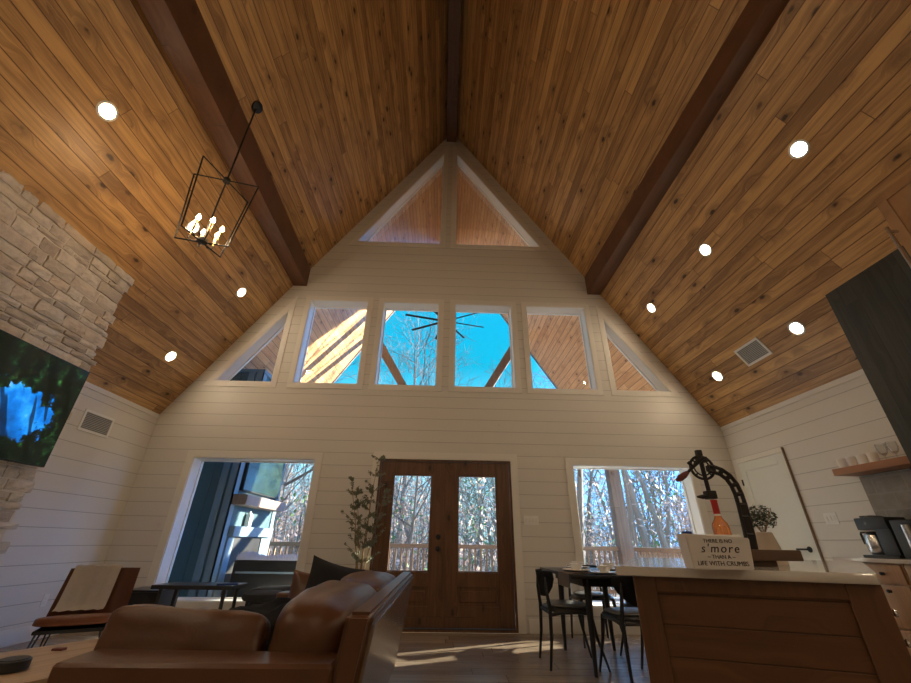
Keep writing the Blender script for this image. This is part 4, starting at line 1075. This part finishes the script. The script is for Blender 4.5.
def proto(seed, H, r0, label, cat='tree', leafmat=None, nleaf=0, leafr=.5, **k):
    bt, bb = tree_mesh(seed, H, r0, **k)
    r = thing('bare_tree' if not leafmat else ('evergreen_tree' if leafmat is M['pine_leaf'] else 'beech_tree'), label, cat)
    vs = [v.co.copy() for v in bb.verts]
    obj('trunk', bt, M['bark'], r); obj('branches', bb, M['twig'], r, smooth=False)
    if leafmat:
        b = BM(); rng = random.Random(seed)
        for _ in range(nleaf):
            c = rng.choice(vs); leaves(b, c, 1, leafr, .055, rng)
        obj('foliage', b, leafmat, r, smooth=False)
    return r
GB = 'bare winter trees in the woods beyond the porch'
T = [proto(1, 12.5, .17, 'bare grey winter tree in the woods beyond the porch railing'), proto(2, 11, .13, 'bare grey winter tree in the woods beyond the porch railing', spread=.8),
     proto(3, 13.5, .20, 'bare grey winter tree in the woods beyond the porch railing', fork=.45), proto(4, 9, .08, 'bare grey winter tree in the woods beyond the porch railing', spread=1.2, fork=.2)]
TB = proto(5, 7, .06, 'small beech tree holding dry tan leaves in the woods', leafmat=M['leaf_tan'], nleaf=2600, leafr=.35, fork=.12, spread=1.2)
TG = proto(6, 10, .14, 'dark green evergreen tree among the bare trees', leafmat=M['pine_leaf'], nleaf=5200, leafr=.45, fork=.15, spread=1.3)
# the trees one can tell apart through the windows
PL = [(0, -1.6, 17.5, 'bare tree with a wide crown seen through the sky window left of centre', 1.0), (1, .6, 19, 'bare forked tree seen through the sky window right of centre', 1.0),
      (2, 7.5, 17.5, 'thick grey trunk beside the porch post in the lower right window', .9), (2, 8.4, 17.8, 'second thick grey trunk right of the porch post in the lower right window', 1.),
      (1, -6.6, 15.0, 'slim tree with a bent trunk in the lower left window', .8), (3, -1.3, 14.5, 'slim tree seen through the left door glass', 1.)]
rng = random.Random(21); used = set(); cnt = 0
for k, x, y, lab, sc in PL:
    o = T[k] if k not in used else dup(T[k], (0, 0, 0)); used.add(k)
    o.location = (x, y, ground_z(x, y) - .2); o.rotation_euler = (0, 0, rng.uniform(0, 6)); o['label'] = lab; o.scale = (sc,) * 3
SUN_AZ = math.radians(66.5)
def blocked(x, y):
    p = -math.cos(SUN_AZ) * x + math.sin(SUN_AZ) * y; return x > 0 and -1.5 < p < 10.5
n_ = 0
while n_ < 112:
    y = 13 + 50 * rng.random() ** 1.25; x = rng.uniform(-1, 1) * (5 + y * 1.0)
    if blocked(x, y) or (abs(x) < 3 and y < 20): continue
    o = dup(T[n_ % 4], (x, y, ground_z(x, y) - .2), rng.uniform(0, 6.28), 'bare grey winter tree in the woods beyond the porch railing', GB, rng.uniform(.7, 1.1)); n_ += 1
TB.location = (5.2, 16, ground_z(5.2, 16) - .2); TB['group'] = 'small beech trees in the woods'
n_ = 0
while n_ < 40:
    y = 14 + 34 * rng.random(); x = rng.uniform(-1, 1) * (4 + y * .9)
    if blocked(x, y): continue
    dup(TB, (x, y, ground_z(x, y) - .2), rng.uniform(0, 6.28), None, 'small beech trees in the woods', rng.uniform(.45, .8)); n_ += 1
TG.location = (2.2, 27, ground_z(2.2, 27)); TG['group'] = 'evergreen trees in the woods'
for x, y, s in ((4.3, 33, 1.0), (14, 30, .9), (-9, 34, .8), (-20, 30, .9), (22, 36, 1.), (1.5, 40, .9), (-14, 22, .6), (11, 24, .6)):
    dup(TG, (x, y, ground_z(x, y) - .2), rng.uniform(0, 6), None, 'evergreen trees in the woods', s)

def thicket(name, mat, n_, seed, h0, h1, leafy, label, cat):
    rng = random.Random(seed); b = BM()
    for _ in range(n_):
        y = 12.5 + 42 * rng.random(); x = rng.uniform(-1, 1) * (4 + y * 1.0)
        if x > 0 and 2.0 < -math.cos(SUN_AZ) * x + math.sin(SUN_AZ) * y < 6.2: continue
        z = ground_z(x, y) - .1
        if leafy:
            c = Vector((x, y, z + h0 + (h1 - h0) * rng.random() ** 1.3)); k = .05 + .0035 * y
            for _q in range(5):
                p = c + Vector((rng.gauss(0, .35), rng.gauss(0, .35), rng.gauss(0, .35)))
                d = Vector((rng.gauss(0, 1), rng.gauss(0, 1), rng.gauss(0, 1))).normalized(); e = d.orthogonal().normalized() * .5
                v = [b.verts.new(p + q * k) for q in (-d, e, d, -e)]; b.faces.new(v)
        else:
            p = Vector((x, y, z)); d = Vector((rng.gauss(0, .12), rng.gauss(0, .12), 1)); L = rng.uniform(h0, h1); r_ = rng.uniform(.006, .022)
            mid = p + d * L * .5 + Vector((rng.gauss(0, .15), 0, 0)); top = mid + (d + Vector((rng.gauss(0, .2), 0, 0))) * L * .5
            add_tube(b, [p, mid, top], [r_, r_ * .7, r_ * .3], 3, cap=False)
            for _q in range(5):
                s0 = mid.lerp(top, rng.uniform(-.5, .9)); e = s0 + Vector((rng.gauss(0, .6), rng.gauss(0, .4), rng.uniform(.2, 1.2)))
                add_tube(b, [s0, e], [r_ * .5, r_ * .2], 3, cap=False)
    tag(obj(name, b, mat, smooth=False), label, cat, None, 'stuff')
thicket('undergrowth_stems', M['twig'], 3000, 31, 2.5, 8., False, 'dense thin bare stems of brush filling the woods', 'undergrowth')
thicket('dry_leaves', M['leaf_tan'], 4200, 32, .2, 6, True, 'scattered dry tan leaves clinging throughout the woods', 'leaves')
thicket('green_leaves', M['leaf_green'], 1700, 33, .1, 5, True, 'scattered green holly leaves throughout the woods', 'leaves')
for t_, lab in ((15, 'dark green evergreen tree added right of the porch to block the sun, nearest of three'), (19, 'dark green evergreen tree added right of the porch to block the sun, middle of three'), (24, 'dark green evergreen tree added right of the porch to block the sun, farthest of three')):
    x, y = -math.cos(SUN_AZ) * 8.2 + math.sin(SUN_AZ) * t_, math.sin(SUN_AZ) * 8.2 + math.cos(SUN_AZ) * t_  # unseen trees added to keep low sun off the left wall
    dup(TG, (x, y, ground_z(x, y) - .2), t_ * 1., lab, 'evergreens added right of the porch to block the sun', .5)
# ================================================================== light
w = bpy.data.worlds.new('sky'); S.world = w; w.use_nodes = True; nt = w.node_tree; nt.nodes.clear(); n = N(nt)
o = n.node('ShaderNodeOutputWorld'); bg = n.node('ShaderNodeBackground'); nt.links.new(bg.outputs[0], o.inputs[0])
tc = n.node('ShaderNodeTexCoord'); sp = n.node('ShaderNodeSeparateXYZ'); n.put(sp.inputs[0], tc.outputs['Generated'])
cr = n.ramp(sp.outputs['Z'], [(0, (.50, .86, .98)), (.12, (.36, .76, .95)), (.26, (.12, .56, .82)), (.40, (.006, .33, .52)), (.55, (.006, .33, .56)), (.7, (.06, .5, 1.2)), (1, (.12, .7, 1.9))])
dt = n.node('ShaderNodeVectorMath', operation='DOT_PRODUCT'); n.put(dt.inputs[0], tc.outputs['Generated']); dt.inputs[1].default_value = (math.sin(SUN_AZ), math.cos(SUN_AZ), .2)
glow = n.smooth(dt.outputs['Value'], .60, 1., 0., 1.)   # the sky is brighter towards the sun
cr = n.mix(n.math('MULTIPLY', glow, .85), cr, (.6, 2.9, 8.2))
n.put(bg.inputs[0], cr); bg.inputs[1].default_value = .95
sd = bpy.data.lights.new('sun', 'SUN'); sd.energy = 16.; sd.angle = math.radians(.6); sd.color = (1, .90, .70)
so = bpy.data.objects.new('sun', sd); COL.objects.link(so)
s_dir = Vector((math.sin(SUN_AZ), math.cos(SUN_AZ), .30)).normalized()
so.rotation_euler = s_dir.to_track_quat('Z', 'Y').to_euler(); so.location = (10, 30, 20)

# ================================================================== camera
cd = bpy.data.cameras.new('camera'); cam = bpy.data.objects.new('camera', cd); COL.objects.link(cam); S.camera = cam
cd.sensor_fit = 'HORIZONTAL'; cd.sensor_width = 36.; cd.lens = 388.8 / 911 * 36.; cd.clip_start = .02; cd.clip_end = 400
pi_, ya, ro = math.radians(27.31094), math.radians(1.41920), math.radians(.90227)
F = Vector((math.sin(ya) * math.cos(pi_), math.cos(ya) * math.cos(pi_), math.sin(pi_)))
R = Vector((math.cos(ya), -math.sin(ya), 0)); U = R.cross(F)
r2 = R * math.cos(ro) + U * math.sin(ro); u2 = -R * math.sin(ro) + U * math.cos(ro)
mt = Matrix((r2, u2, -F)).transposed().to_4x4(); mt.translation = Vector((.003, 0, .987)); cam.matrix_world = mt
S.view_settings.view_transform = 'Standard'; S.view_settings.look = 'None'; S.view_settings.gamma = 1; S.view_settings.use_curve_mapping = False
S.view_settings.exposure = .95
S.cycles.use_denoising = True; S.cycles.max_bounces = 8; S.cycles.diffuse_bounces = 5; S.cycles.transparent_max_bounces = 12
S.cycles.sample_clamp_indirect = 6.
